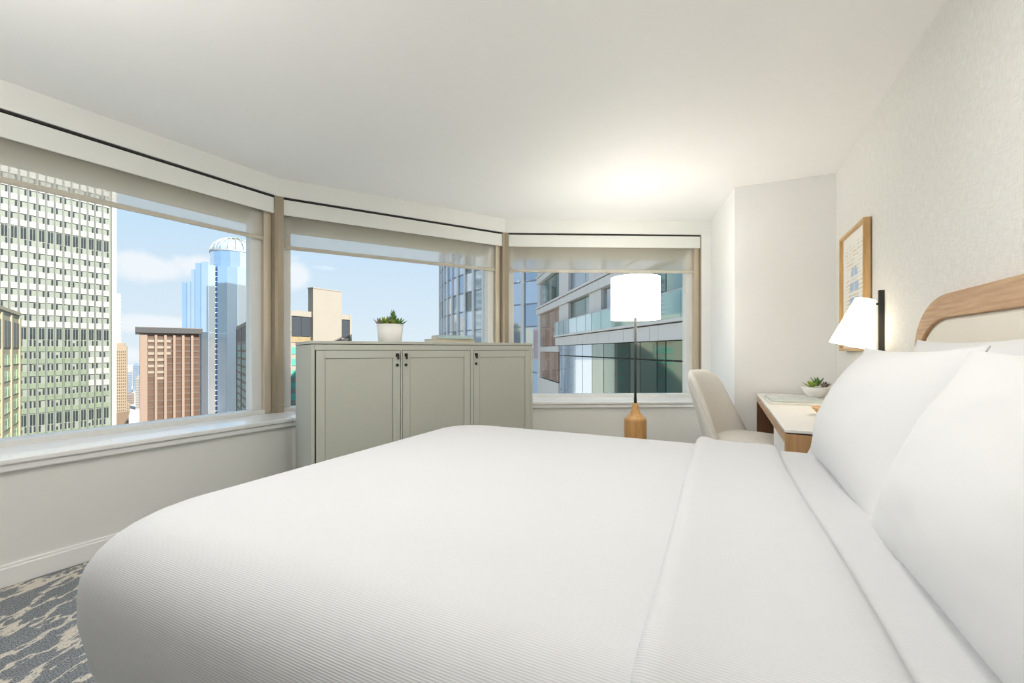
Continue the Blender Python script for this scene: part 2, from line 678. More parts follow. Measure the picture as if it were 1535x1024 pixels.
for i, nm in ((0, 'side'), (1, 'left'), (2, 'center'), (3, 'front')):
    L = fl(i)
    # parapet under the sill
    MB().prism(quad(i, -0.304, YO), 0, 0.56).build('wall_' + nm, WALLM, kind='structure')
    b = empty('baseboard_' + nm, kind='structure')
    MB().prism(quad(i, -0.322, -0.304), 0, 0.088).build('board', WHITE, b, bevel=0.003)
    MB().prism(quad(i, -0.314, -0.304), 0.088, 0.102).build('cap_moulding', WHITE, b, bevel=0.003)
    # fascia between ceiling and blinds
    t = empty('trim_%d' % (i + 1), kind='structure')
    MB().prism(quad(i, 0.0, 0.035), 2.346, H).build('fascia', TRIMM, t)
    MB().prism(quad(i, 0.012, 0.034), 2.334, 2.3465).build('gap_shade_strip', GROOVE, t)  # dark strip painting the shade between fascia and cassette
    win = empty('window_%d' % (4 if i == 0 else i), kind='structure')  # the fourth one is out of view, added for more daylight
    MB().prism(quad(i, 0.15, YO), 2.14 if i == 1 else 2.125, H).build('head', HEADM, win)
    MB().prism(quad(i, -0.338, 0.04), 0.572, 0.60).build('sill', SILLM, win, bevel=0.006)
    MB().prism(quad(i, -0.326, -0.30), 0.535, 0.572).build('sill_moulding', SILLM, win, bevel=0.008)
    x0 = 0.04 if i else 0.0          # mullion cover plates meet at each corner
    x1 = L - 0.025 if i < 3 else L - 0.105
    je = L - 0.085 if i < 3 else L - 0.165
    if i < 3:
        nx = i + 1
        MB().prism([pt(i, L - 0.025, 0.004), corner(nx, 0.004), pt(nx, 0.04, 0.004), pt(nx, 0.04, 0.2), corner(nx, 0.2), pt(i, L - 0.025, 0.2)],
                   0.60, 2.346).build('corner_mullion', DARKBRONZE, win)
        MB().prism([pt(i, L - 0.085, 0.05), pt(i, L - 0.025, 0.05), pt(i, L - 0.025, 0.2), pt(i, L - 0.085, 0.2)], 0.60, 2.35).build('mullion_cover', BRONZE, win, bevel=0.006)
    else:
        MB().prism([pt(i, L - 0.105, 0.0), corner(i + 1, 0.0), corner(i + 1, 0.2), pt(i, L - 0.105, 0.2)], 0.60, 2.346).build('end_pilaster', WHITE, win)
        MB().prism([pt(i, L - 0.165, 0.04), pt(i, L - 0.113, 0.04), pt(i, L - 0.113, 0.2), pt(i, L - 0.165, 0.2)], 0.60, 2.35).build('mullion_cover', BRONZE, win, bevel=0.004)
        MB().prism([pt(i, L - 0.113, 0.004), pt(i, L - 0.105, 0.004), pt(i, L - 0.105, 0.2), pt(i, L - 0.113, 0.2)], 0.60, 2.346).build('corner_mullion', DARKBRONZE, win)

    def strip(xa, xb, ya, yb, za, zb, name, m, parent, **kw):
        return MB().prism([pt(i, xa, ya), pt(i, xb, ya), pt(i, xb, yb), pt(i, xa, yb)], za, zb).build(name, m, parent, **kw)
    strip(x0, je, 0.04, 0.17, 0.595, 0.632, 'bottom_rail', FRAMEM, win, bevel=0.003)
    strip(je - 0.075, je, 0.085, 0.17, 0.632, 2.2, 'jamb', FRAMEM, win, bevel=0.003)
    strip(x0, x0 + 0.055, 0.085, 0.17, 0.632, 2.2, 'jamb', FRAMEM, win, bevel=0.003)
    strip(x0 + 0.055, je - 0.075, 0.128, 0.134, 0.632, 2.2, 'pane', PANE, win)
    if i == 0:
        continue
    # roller blind
    rb = empty('roller_blind', pt(i, x0, 0.05).to_3d() + Vector((0, 0, 2.34)), math.atan2(fd(i).y, fd(i).x))
    tag(rb, {1: 'wide sheer roller blind over the window above the white tower view',
             2: 'sheer roller blind over the middle window above the grey cabinet',
             3: 'sheer roller blind over the window behind the floor lamp'}[i], 'roller blind', 'raised roller blinds')
    wdt = x1 - x0
    hz = HEM[i] - 2.34
    bx('cassette', CASSM, rb, 0.0, wdt, -0.036, -0.022, -0.137, -0.012, bevel=0.002)
    bx('cassette_top', CASSM, rb, 0.01, wdt - 0.01, -0.022, 0.055, -0.022, -0.012)
    MB().tube([(0.03, 0.02, -0.062), (wdt - 0.03, 0.02, -0.062)], 0.028, 16).build('roller_tube', SHEER, rb, smooth=True)
    bx('sheer_fabric', SHEER, rb, 0.012, wdt - (0.045 if i < 3 else 0.035), 0.0180, 0.0186, hz + 0.01, -0.06)
    bx('hem_bar', mat('hem_bar_fabric', (0.56, 0.52, 0.44), 0.7), rb, 0.012, wdt - (0.045 if i < 3 else 0.035), 0.011, 0.025, hz - 0.006, hz + 0.026, bevel=0.004)
    bx('bracket', WHITE, rb, 0.0, 0.006, -0.022, 0.05, -0.137, -0.02)
    bx('bracket', WHITE, rb, wdt - 0.006, wdt, -0.022, 0.05, -0.137, -0.02)

# unseen ceiling lamps added over the bed to brighten the room
for q, (u, ds) in enumerate(((1.20, 0.80), (1.05, 1.68), (0.80, 2.40))):
    t = tag(empty('ceiling_fill_light', bw(u, ds, H)), ['added round ceiling light over the pillows, out of view', 'added round ceiling light over the middle of the bed, out of view',
                                                 'added round ceiling light over the foot of the bed, out of view'][q], 'lamp', 'added ceiling fill lights')
    MB().lathe([(0.20, -0.03), (0.21, -0.025), (0.21, 0.0)], 40).build('rim', WHITE, t)
    MB().lathe([(0.0, -0.062), (0.08, -0.058), (0.15, -0.047), (0.198, -0.03)], 40, cap=False).build('diffuser', CEIL_SHADE, t, smooth=True)
    ld = bpy.data.lights.new('bulb', 'AREA')
    ld.shape = 'DISK'
    ld.size = 0.36
    ld.energy = CEIL_W
    ld.color = (1.0, 0.965, 0.92)
    lo = bpy.data.objects.new('bulb', ld)
    COL.objects.link(lo)
    lo.parent = t
    lo.location = (0, 0, -0.065)

# a torchiere uplighter added unseen by the side window to brighten the ceiling
t = tag(empty('fill_uplight', (-1.62, 0.42, 0)), 'added torchiere uplight, out of view between the bed foot and the side window', 'lamp')
MB().lathe([(0.0, 0.0), (0.14, 0.0), (0.14, 0.015), (0.012, 0.025)], 32).build('foot', BLACK, t)
MB().lathe([(0.011, 0.02), (0.011, 1.70)], 12).build('pole', BLACK, t)
MB().lathe([(0.02, 1.69), (0.10, 1.72), (0.17, 1.79), (0.167, 1.79), (0.10, 1.725), (0.0, 1.70)], 40, cap=False).build('bowl', WHITE, t, smooth=True)
ld = bpy.data.lights.new('bulb', 'AREA')
ld.shape = 'DISK'
ld.size = 0.26
ld.energy = UP_W
ld.color = (1.0, 0.965, 0.92)
lo = bpy.data.objects.new('bulb', ld)
COL.objects.link(lo)
lo.parent = t
lo.location = (0, 0, 1.775)
lo.rotation_euler = (R(180), 0, 0)

# ---------------------------------------------------------------- bed
U0, U1, D0, D1, ZT = 0.43, 2.11, 0.075, 2.19, 0.713
UC = (U0 + U1) / 2


def rrect(cx, cy, a, b, r, n=8):
    r = min(r, a * 0.98, b * 0.98)
    out = []
    for qx, qy, a0 in ((1, 1, 0), (-1, 1, 90), (-1, -1, 180), (1, -1, 270)):
        for k in range(n + 1):
            th = R(a0 + 90 * k / n)
            out.append((cx + qx * (a - r) + r * math.cos(th), cy + qy * (b - r) + r * math.sin(th)))
    return out


def soft_block(cx, cy, a, b, rings, crown=0.0, n=8):
    """rings: (outset, z, corner radius) from bottom to top"""
    rows = []
    for e_, z, r in rings:
        rows.append([(x, y, z) for x, y in rrect(cx, cy, a + e_, b + e_, r, n)])
    m = MB().grid(rows, closed_u=True)
    nn = len(rows[0])
    o = (len(rows) - 1) * nn
    m.v.append((cx, cy, rings[-1][1] + crown))
    c = len(m.v) - 1
    for k in range(nn):
        m.f.append((o + k, o + (k + 1) % nn, c))
    m.f.append(tuple(range(nn))[::-1])
    return m


bed = tag(empty('bed', bw(0, 0), RZB), 'large bed made up in white, pushed against the cream headboard', 'bed')
cx, cy, ha, hb = UC, (D0 + D1) / 2, (U1 - U0) / 2, (D1 - D0) / 2
soft_block(cx, cy, ha - 0.06, hb - 0.07, [(0, 0.10, 0.05), (0, 0.33, 0.05)]).build('box_base', mat('base_fabric', (0.5, 0.49, 0.46), 0.9), bed)
soft_block(cx, cy, ha - 0.05, hb - 0.05, [(-0.02, 0.33, 0.08), (0, 0.36, 0.1), (0, 0.60, 0.1), (-0.03, 0.64, 0.1)]).build('mattress', SHEET, bed, smooth=True)
for a_ in (-1, 1):
    for b_ in (-1, 1):
        MB().lathe([(0.025, 0), (0.03, 0.10)], 12, (cx + a_ * (ha - 0.2), cy + b_ * (hb - 0.2), 0)).build('leg', BLACK, bed)

dv = tag(empty('duvet', bw(0, 0), RZB), 'smooth white ribbed duvet covering the whole bed, with a turned-down band', 'duvet')
RR = 0.15


def edge_profile(step=10):
    pr = [(-0.10, 0.16), (-0.055, 0.26), (-0.02, 0.38), (0.0, 0.50)]
    for k in range(0, 91, step):
        th = R(k)
        pr.append((-RR * (1 - math.cos(th)), ZT - RR + RR * math.sin(th)))
    return pr


rings = [(e_, z, 0.17 + 0.4 * min(0, e_) * 0) for e_, z in edge_profile()]
rings += [(-0.22, ZT + 0.002, 0.17), (-0.35, ZT + 0.004, 0.17), (-0.55, ZT + 0.006, 0.15), (-0.75, ZT + 0.007, 0.1)]
soft_block(cx, cy, ha, hb, rings, 0.001, n=10).build('cover', DUVET, dv, smooth=True)
# the turned-down band: follows the cover across the bed, folded edge towards the foot
prof = edge_profile(10)
path = [(U0 - e_, z) for e_, z in prof]
path += [(U0 + RR + (U1 - U0 - 2 * RR) * k / 24, ZT + 0.006 * math.sin(math.pi * k / 24)) for k in range(1, 24)]
path += [(U1 + e_, z) for e_, z in prof[::-1]]
ys = [(0.600, 0.0), (0.606, 0.012), (0.618, 0.019), (0.65, 0.020), (0.75, 0.019), (0.83, 0.023), (0.860, 0.031), (0.880, 0.030), (0.892, 0.020), (0.893, 0.0)]
rows = []
for y, h in ys:
    row = []
    for k, (x, z) in enumerate(path):
        a = path[max(k - 1, 0)]
        b = path[min(k + 1, len(path) - 1)]
        tx, tz = b[0] - a[0], b[1] - a[1]
        ll = math.hypot(tx, tz)
        nx_, nz_ = -tz / ll, tx / ll
        hh = h + 0.001
        wv = 0.008 * math.sin(k * 0.23 + 1.0) * (1 if y < 0.7 else 0.4)
        row.append((x + nx_ * hh, y + wv, z + nz_ * hh))
    rows.append(row)
MB().grid(rows).build('turned_down_band', DUVET, dv, smooth=True, label='folded-back band across the upper part of the duvet')


# ---------------------------------------------------------------- pillows
def pillow_mesh(wd, ht, th, seed=0, n=28):
    m = MB()
    for sgn in (1, -1):
        rows = []
        for j in range(n + 1):
            v = -1 + 2 * j / n
            row = []
            for k in range(n + 1):
                u = -1 + 2 * k / n
                # soft case: sides pull in between the four corners
                px = u * wd / 2 * (1 - 0.045 * (1 - v * v) * (abs(u) ** 3))
                py = v * ht / 2 * (1 - 0.075 * (1 - u * u) * (abs(v) ** 3))
                fx = max(0, 1 - abs(u) ** 2.2)
                fy = max(0, 1 - abs(v) ** 2.0)
                z = th / 2 * (fx ** 0.75) * (fy ** 0.75)
                q = noise.noise(Vector((u * 1.6 + seed * 7, v * 1.6, sgn * 2.0 + seed)))
                z *= 1 + 0.10 * q
                z += 0.004 * noise.noise(Vector((u * 5 + seed, v * 5, 3 * sgn))) * (fx * fy) ** 0.3
                row.append((px, py, sgn * (z + 0.002)))
            rows.append(row if sgn > 0 else row[::-1])
        m.grid(rows)
    return m


def pillow(label, uc, bot, top, wd, ht, th, seed, roll=0.0, yaw=0.0):
    """bot/top: (dist, z) of the lower and upper edge in the bed wall's section"""
    v = Vector((0, top[0] - bot[0], top[1] - bot[1])).normalized()
    X = Vector((-1, 0, 0))
    Nn = X.cross(v)
    cen = Vector((uc, (top[0] + bot[0]) / 2, (top[1] + bot[1]) / 2))
    M = Matrix(((X.x, v.x, Nn.x, cen.x), (X.y, v.y, Nn.y, cen.y), (X.z, v.z, Nn.z, cen.z), (0, 0, 0, 1)))
    fr = Matrix.Translation(bw(0, 0)) @ Matrix.Rotation(RZB, 4, 'Z')
    t = empty('pillow')
    t.matrix_world = fr @ M @ Matrix.Rotation(roll, 4, 'Z') @ Matrix.Rotation(yaw, 4, 'Y')
    tag(t, label, 'pillow', 'white bed pillows')
    pillow_mesh(wd, ht, th, seed).build('case', SHEET, t, smooth=True)
    # piped seam
    pts = []
    n = 40
    for a, b in (((-1, -1), (1, -1)), ((1, -1), (1, 1)), ((1, 1), (-1, 1)), ((-1, 1), (-1, -1))):
        for k in range(n):
            s = k / n
            u_, v_ = a[0] + (b[0] - a[0]) * s, a[1] + (b[1] - a[1]) * s
            pts.append((u_ * wd / 2 * (1 - 0.045 * (1 - v_ * v_) * abs(u_) ** 3), v_ * ht / 2 * (1 - 0.075 * (1 - u_ * u_) * abs(v_) ** 3), 0))
    pts.append(pts[0])
    MB().tube(pts, 0.002, 6).build('seam', SHEET, t, smooth=True)
    return t


pillow('upright white pillow in front at the desk side of the bed', 1.658, (0.475, 0.72), (0.315, 1.085), 0.86, 0.46, 0.19, 1)
pillow('largest white pillow in front, nearest the viewer', 0.835, (0.485, 0.72), (0.33, 1.075), 0.86, 0.45, 0.19, 2)
pillow('rear white pillow leaning on the headboard at the desk side', 1.76, (0.25, 0.72), (0.13, 1.115), 0.84, 0.47, 0.15, 3)
pillow('rear white pillow leaning on the headboard, nearest the viewer', 0.87, (0.25, 0.72), (0.13, 1.11), 0.84, 0.47, 0.15, 4)

# ---------------------------------------------------------------- headboard
hbd = tag(empty('headboard', bw(UC, 0), RZB), 'cream upholstered headboard with a tapering oak frame', 'headboard')
HW = 1.165


def hb_curve(w, z1, r, zbot, flare, n=14):
    """left leg up, round the shoulder, flat top, down the other leg"""
    pts = []
    for s in (1, -1):
        q = [(w + flare, zbot)]
        for k in range(n + 1):
            th = R(90.0 * k / n)
            q.append((w - r[0] + r[0] * math.cos(th), z1 - r[1] + r[1] * math.sin(th)))
        pts.append([(s * x, z) for x, z in q])
    return pts[0] + pts[1][::-1]


oc = hb_curve(HW, 1.315, (0.30, 0.21), 0.30, 0.05)
ic = hb_curve(HW - 0.035, 1.225, (0.26, 0.17), 0.30, 0.055)
m = MB()
rows = [[(x, 0.0, z) for x, z in oc], [(x, 0.055, z) for x, z in oc], [(x, 0.055, z) for x, z in ic], [(x, 0.0, z) for x, z in ic]]
m.grid(rows)
m.build('oak_frame', wood('oak_headboard', (0.40, 0.225, 0.105), (0.55, 0.345, 0.18), scale=(3, 60, 60)), hbd, bevel=0.004)
m = MB()
n_ = len(ic)
vs = [(x, 0.0, z) for x, z in ic] + [(x, 0.040, z) for x, z in ic] + [(x * 0.985, 0.048, 0.3 + (z - 0.3) * 0.985) for x, z in ic]
m.add(vs, [tuple(range(2 * n_, 3 * n_))] + [(k, k + 1, n_ + k + 1, n_ + k) for k in range(n_ - 1)] + [(n_ + k, n_ + k + 1, 2 * n_ + k + 1, 2 * n_ + k) for k in range(n_ - 1)])
m.build('upholstered_panel', CREAM, hbd)

# ---------------------------------------------------------------- desk
dk = tag(empty('desk', bw(0, 0), RZB), 'oak desk with white stone top between bed and far wall', 'desk')
DU0, DU1, DD = 2.27, 4.10, 0.545
MB().prism(rrect((DU0 + DU1) / 2, DD / 2 + 0.0325, (DU1 - DU0) / 2, DD / 2 - 0.0295, 0.015, 4), 0.737, 0.752).build('stone_top', QUARTZ, dk, bevel=0.003)
bx('gap_shade_strip', GROOVE, dk, DU0 + 0.008, DU1 - 0.008, 0.066, DD - 0.008, 0.731, 0.737)  # black layer painting the shade under the stone top
bx('top_frame', OAKX, dk, DU0 + 0.03, DU1, 0.062, DD, 0.685, 0.731, bevel=0.003)
bx('end_panel', OAK, dk, DU0, DU0 + 0.03, 0.062, DD, 0.0, 0.731, bevel=0.003)
bx('end_panel', DARKOAK, dk, DU1 - 0.03, DU1, 0.062, DD, 0.0, 0.685, bevel=0.003)
bx('partition', DARKOAK, dk, 2.88, 2.90, 0.062, DD - 0.03, 0.0, 0.685)
bx('back_panel', DARKOAK, dk, DU0 + 0.03, DU1 - 0.03, 0.062, 0.08, 0.2, 0.685)
for k in range(3):
    z0 = 0.08 + k * 0.20
    dr = bx('drawer', WHITE, dk, DU0 + 0.034, 2.895, 0.085, DD - 0.012, z0, z0 + 0.192, bevel=0.003)
    zc = z0 + 0.09
    uc_ = DU0 + 0.045
    MB().box(uc_, uc_ + 0.07, DD - 0.012, DD + 0.004, zc - 0.02, zc + 0.055).build('pull', BLACK, dr, bevel=0.002)

# ---------------------------------------------------------------- chair
ch = tag(empty('desk_chair', bw(3.55, 0.63), RZB - R(22)), 'beige boucle upholstered chair with curved back at the desk', 'chair')


def chair_mid(sv, v, zlo=0.40, zhi=0.95):
    """middle surface of the curved back"""
    zt = zhi - 0.07 * abs(sv) ** 4
    z = zlo + (zt - zlo) * v
    a = sv * R(68 - 20 * v)
    return Vector((0.305 * math.sin(a), -0.02 + 0.255 * math.cos(a) + 0.13 * v + 0.03 * v * v, z))


def chair_skin(sgn, th=0.085, n=36, nv=20):
    rows = []
    for j in range(nv + 1):
        v = math.sin(math.pi / 2 * j / nv)
        row = []
        for k in range(n + 1):
            sv = math.sin(math.pi / 2 * (-1 + 2 * k / n))
            p = chair_mid(sv, v)
            e_ = 1e-3
            du = chair_mid(min(1, sv + e_), v) - chair_mid(max(-1, sv - e_), v)
            dv_ = chair_mid(sv, min(1, v + e_)) - chair_mid(sv, max(0, v - e_))
            nn = dv_.cross(du).normalized()
            t_ = th / 2 * math.sqrt(max(0, 1 - abs(sv) ** 9)) * math.sqrt(max(0, 1 - v ** 9))
            row.append(tuple(p + nn * t_ * sgn))
        rows.append(row)
    return rows


m = MB()
m.grid(chair_skin(1))
m.grid([r[::-1] for r in chair_skin(-1)])
m.build('backrest', CHAIRM, ch, smooth=True)
# seam piping around the edge of the back
pth = [chair_mid(-1, k / 14) for k in range(15)] + [chair_mid(-1 + 2 * k / 30, 1) for k in range(1, 30)] + [chair_mid(1, 1 - k / 14) for k in range(15)]
MB().tube(pth, 0.0045, 8).build('piping', CHAIRM, ch, smooth=True)
soft_block(0, -0.03, 0.235, 0.25, [(-0.03, 0.37, 0.12), (0, 0.40, 0.13), (0.0, 0.46, 0.13), (-0.015, 0.483, 0.13), (-0.05, 0.495, 0.13), (-0.12, 0.50, 0.1)], 0.002).build('seat', CHAIRM, ch, smooth=True)
for a_ in (-1, 1):
    for b_ in (-1, 1):
        MB().tube([(a_ * 0.22, b_ * 0.22, 0.0), (a_ * 0.17, b_ * 0.17, 0.38)], [0.011, 0.018], 10).build('leg', OAK, ch, smooth=True)

# ---------------------------------------------------------------- floor lamp
fx_, fy_ = 1.03, 3.62
fl_ = tag(empty('floor_lamp', (fx_, fy_, 0)), 'floor lamp with white drum shade, black pole and turned wooden base', 'lamp')
MB().lathe([(0.0, 0.0), (0.15, 0.0), (0.15, 0.012), (0.02, 0.014)], 32).build('foot_plate', BLACK, fl_)
MB().lathe([(0.088, 0.012), (0.091, 0.02), (0.091, 0.52), (0.089, 0.537), (0.076, 0.548), (0.055, 0.566), (0.040, 0.59), (0.031, 0.62), (0.0255, 0.645), (0.023, 0.662), (0.019, 0.664)], 40).build(
    'turned_base', LAMPWOOD, fl_, smooth=True)
MB().lathe([(0.013, 0.66), (0.0125, 0.70), (0.0105, 0.72), (0.0105, 1.56)], 16).build('pole', BLACK, fl_, smooth=True)
SR, SZ0, SZ1 = 0.199, 1.360, 1.708
MB().lathe([(SR, SZ0), (SR, SZ1), (SR - 0.003, SZ1), (SR - 0.003, SZ0), (SR, SZ0)], 48, cap=False).build('shade', shade_mat('lamp_shade_linen', (0.90, 0.89, 0.86), 4.0), fl_, smooth=False)
MB().lathe([(SR - 0.004, SZ0 + 0.02), (0.0, SZ0 + 0.02)], 40, cap=False).build('diffuser_disc', shade_mat('diffuser_acrylic', (0.9, 0.88, 0.84), 0.6), fl_)
m = MB()
for k in range(3):
    a = 2 * math.pi * k / 3
    m.tube([(0, 0, 1.55), ((SR - 0.003) * math.cos(a), (SR - 0.003) * math.sin(a), 1.70)], 0.002, 6)
m.build('spider', BLACK, fl_)
pl = bpy.data.lights.new('bulb', 'POINT')
pl.energy = 9
pl.color = (1.0, 0.93, 0.84)
pl.shadow_soft_size = 0.05
lo = bpy.data.objects.new('bulb', pl)
COL.objects.link(lo)
lo.parent = fl_
lo.location = (0, 0, 1.66)

# ---------------------------------------------------------------- wall sconce
sc_ = tag(empty('wall_sconce', bw(3.03, 0), RZB), 'wall sconce with tilted white cone shade on a black bar', 'lamp')
bx('back_bar', BLACK, sc_, -0.010, 0.010, 0.0, 0.026, 1.045, 1.435, bevel=0.002)
MB().tube([(0, 0.02, 1.36), (0, 0.06, 1.36), (0, 0.07, 1.33)], 0.006, 8).build('arm', BLACK, sc_, smooth=True)
al = R(13.5)
M = Matrix.Translation((0, 0.105, 1.26)) @ Matrix.Rotation(al, 4, 'X')
hgt, rt, rb_ = 0.268, 0.046, 0.106
MB().lathe([(rb_, -hgt / 2), (rt, hgt / 2), (rt - 0.003, hgt / 2), (rb_ - 0.003, -hgt / 2), (rb_, -hgt / 2)], 40, cap=False).xf(Matrix.Translation((0, 0.008, 0)) @ M).build(
    'cone_shade', shade_mat('sconce_shade_linen', (0.92, 0.90, 0.86), 0.40), sc_, smooth=False)
MB().lathe([(0.0, 0.025), (0.02, 0.02), (0.03, 0.0), (0.02, -0.02), (0.0, -0.03)], 16).xf(Matrix.Translation((0, 0.11, 1.28))).build(
    'bulb_globe', mat('bulb_frosted', (0.9, 0.9, 0.85), 0.5, emit=((1.0, 0.85, 0.62), 6.0)), sc_, smooth=True)
pl = bpy.data.lights.new('bulb', 'POINT')
pl.energy = 3
pl.color = (1.0, 0.84, 0.64)
pl.shadow_soft_size = 0.04
lo = bpy.data.objects.new('bulb', pl)
COL.objects.link(lo)
lo.parent = sc_
lo.location = (0, 0.11, 1.22)

# ---------------------------------------------------------------- framed picture
pc = tag(empty('framed_picture', bw(3.545, 0.0, 1.50), RZB), 'oak framed abstract print with blue dashes on the papered wall', 'picture')
PW, PH = 0.30, 0.40
m = MB()
for x0_, x1_, z0_, z1_, nme in ((-PW, -PW + 0.018, -PH, PH, 'stile'), (PW - 0.018, PW, -PH, PH, 'stile'), (-PW + 0.018, PW - 0.018, PH - 0.018, PH, 'rail'), (-PW + 0.018, PW - 0.018, -PH, -PH + 0.018, 'rail')):
    bx('frame_' + nme, FRAMEWOOD, pc, x0_, x1_, 0.006, 0.042, z0_, z1_, bevel=0.0015)
bx('print', ART, pc, -PW + 0.018, PW - 0.018, 0.016, 0.020, -PH + 0.018, PH - 0.018)
bx('backing', GROOVE, pc, -PW + 0.02, PW - 0.02, 0.002, 0.014, -PH + 0.02, PH - 0.02)

# ---------------------------------------------------------------- cabinet
TH_C = R(57.9)
CO = Vector((-1.1595, 2.5))
cab = tag(empty('storage_cabinet', (CO.x, CO.y, 0), R(90) - TH_C), 'sage grey three-door cabinet standing under the middle window', 'cabinet')
CL, CDp, CH = 1.556, 0.80, 1.160
bx('side_panel', CABM, cab, 0.0, 0.02, 0.0, CDp, 0.0, CH - 0.022, bevel=0.002)
bx('side_panel', CABM, cab, CL - 0.02, CL, 0.0, CDp, 0.0, CH - 0.022, bevel=0.002)
bx('carcass', CABM, cab, 0.02, CL - 0.02, 0.03, CDp - 0.005, 0.08, CH - 0.03)
bx('plinth', CABM, cab, 0.02, CL - 0.02, 0.05, CDp - 0.02, 0.0, 0.08)
bx('top_gap', GROOVE, cab, 0.004, CL - 0.004, 0.004, CDp - 0.005, CH - 0.022, CH - 0.018)
bx('top', CABM, cab, -0.002, CL + 0.002, -0.003, CDp, CH - 0.018, CH, bevel=0.002)
DZ0, DZ1 = 0.09, CH - 0.057
bx('top_rail', CABM, cab, 0.02, CL - 0.02, 0.0, 0.03, DZ1 + 0.003, CH - 0.022)
doors = ((0.028, 0.524, 1), (0.541, 1.024, -1), (1.049, 1.535, -1))
for a0_, a1_ in ((0.527, 0.538), (1.027, 1.046)):
    bx('stile', CABM, cab, a0_, a1_, 0.0, 0.03, 0.08, DZ1 + 0.003, bevel=0.001)
bx('door_gap', GROOVE, cab, 0.021, CL - 0.021, 0.024, 0.0295, 0.082, DZ1 + 0.003)
for x0_, x1_, sd2 in doors:
    bd_ = 0.047
    d_ = MB()
    d_.box(x0_, x1_, 0.010, 0.022, DZ0, DZ1)
    door = d_.build('door', CABM, cab)
    bx('door_stile', CABM, door, x0_, x0_ + bd_, 0.001, 0.012, DZ0, DZ1, bevel=0.0015)
    bx('door_stile', CABM, door, x1_ - bd_, x1_, 0.001, 0.012, DZ0, DZ1, bevel=0.0015)
    bx('door_rail', CABM, door, x0_ + bd_, x1_ - bd_, 0.001, 0.012, DZ1 - bd_, DZ1, bevel=0.0015)
    bx('door_rail', CABM, door, x0_ + bd_, x1_ - bd_, 0.001, 0.012, DZ0, DZ0 + bd_, bevel=0.0015)
    bx('door_panel', CABP, door, x0_ + bd_ + 0.002, x1_ - bd_ - 0.002, 0.004, 0.012, DZ0 + bd_ + 0.002, DZ1 - bd_ - 0.002, bevel=0.0015)
    hx = x1_ - 0.020 if sd2 > 0 else x0_ + 0.020
    MB().box(hx - 0.009, hx + 0.009, -0.004, 0.001, DZ1 - 0.040, DZ1 - 0.018).box(hx + (-0.001 if sd2 > 0 else -0.003), hx + (0.009 if sd2 > 0 else 0.007), -0.016, -0.003, DZ1 - 0.056, DZ1 - 0.020).build('latch', BLACK, door, bevel=0.001)
    MB().lathe([(0.0095, 0.0), (0.0095, 0.005), (0.006, 0.007), (0.0, 0.007)], 16).xf(Matrix.Translation((hx, 0.001, DZ1 - 0.093)) @ Matrix.Rotation(R(90), 4, 'X')).build('lock', BLACK, door)


# ---------------------------------------------------------------- plants
def leaf_geo(m, base, yaw, pitch, ln, wd, th, curl=0.35, n=5):
    """a fleshy pointed leaf growing from base"""
    M = Matrix.Translation(base) @ Matrix.Rotation(yaw, 4, 'Z') @ Matrix.Rotation(-pitch, 4, 'Y')
    rows = []
    for k in range(n + 1):
        s = k / n
        wv = wd * max(0.06, math.sin(math.pi * min(1, 0.18 + s * 0.82)) ** 0.8)
        z = curl * ln * s * s
        x = ln * s
        rows.append([tuple(M @ Vector((x, -wv / 2, z + wv * 0.18))), tuple(M @ Vector((x, 0, z + th * (1 - s) * 0.2))), tuple(M @ Vector((x, wv / 2, z + wv * 0.18))), tuple(M @ Vector((x, 0, z - th * (1 - 0.7 * s))))])
    m.grid(rows, closed_u=True)
    o = len(m.v) - 4
    m.f.append((o, o + 1, o + 2, o + 3))


def rosette(parent, name, c, rad, mtl, count=16, tall=0.5, seed=0, label=None, wd=0.4):
    rn = random.Random(seed)
    m = MB()
    for k in range(count):
        f = k / (count - 1)
        yaw = k * 2.39996 + rn.uniform(-0.1, 0.1)
        pitch = R(8 + 72 * f) * (0.6 + tall * 0.8)
        ln = rad * (1 - 0.45 * f) * rn.uniform(0.9, 1.08)
        leaf_geo(m, (c[0], c[1], c[2] + rad * 0.15 * f), yaw, min(pitch, R(86)), ln, ln * wd, ln * 0.1)
    return m.build(name, mtl, parent, smooth=True, label=label)


p1 = CO + Vector((math.sin(TH_C), math.cos(TH_C))) * 0.555 + Vector((-math.cos(TH_C), math.sin(TH_C))) * 0.33
pot = tag(empty('potted_succulent', (p1.x, p1.y, CH)), 'succulents in a round white pot on the grey cabinet', 'potted plant')
pr = 0.092
MB().lathe([(0.0, 0.0), (0.075, 0.0), (0.079, 0.004), (pr, 0.128), (pr - 0.006, 0.128), (pr - 0.01, 0.110), (0.0, 0.108)], 40, cap=False).build('pot', CERAM, pot, smooth=True)
MB().lathe([(pr - 0.008, 0.118), (0.04, 0.126), (0.0, 0.127)], 24, cap=False).build('soil', SOIL, pot)
rgt = Vector((0.98, 0.1, 0)).normalized()
for k, (dx, dy, rad, mt, cnt, tl, ht) in enumerate(((-0.074, 0.0, 0.066, LEAF3, 16, 0.5, 0.135), (-0.035, -0.02, 0.060, LEAF2, 16, 0.6, 0.145), (-0.005, 0.01, 0.062, LEAF3, 18, 0.6, 0.148),
                                                     (0.058, -0.01, 0.070, LEAF1, 14, 0.35, 0.135), (0.03, -0.03, 0.045, LEAF2, 14, 0.5, 0.140), (-0.06, 0.03, 0.05, LEAF4, 14, 0.4, 0.13))):
    rosette(pot, 'rosette', (dx, dy, ht - 0.014), rad, mt, cnt, tl, k)
m = MB()
rn = random.Random(5)
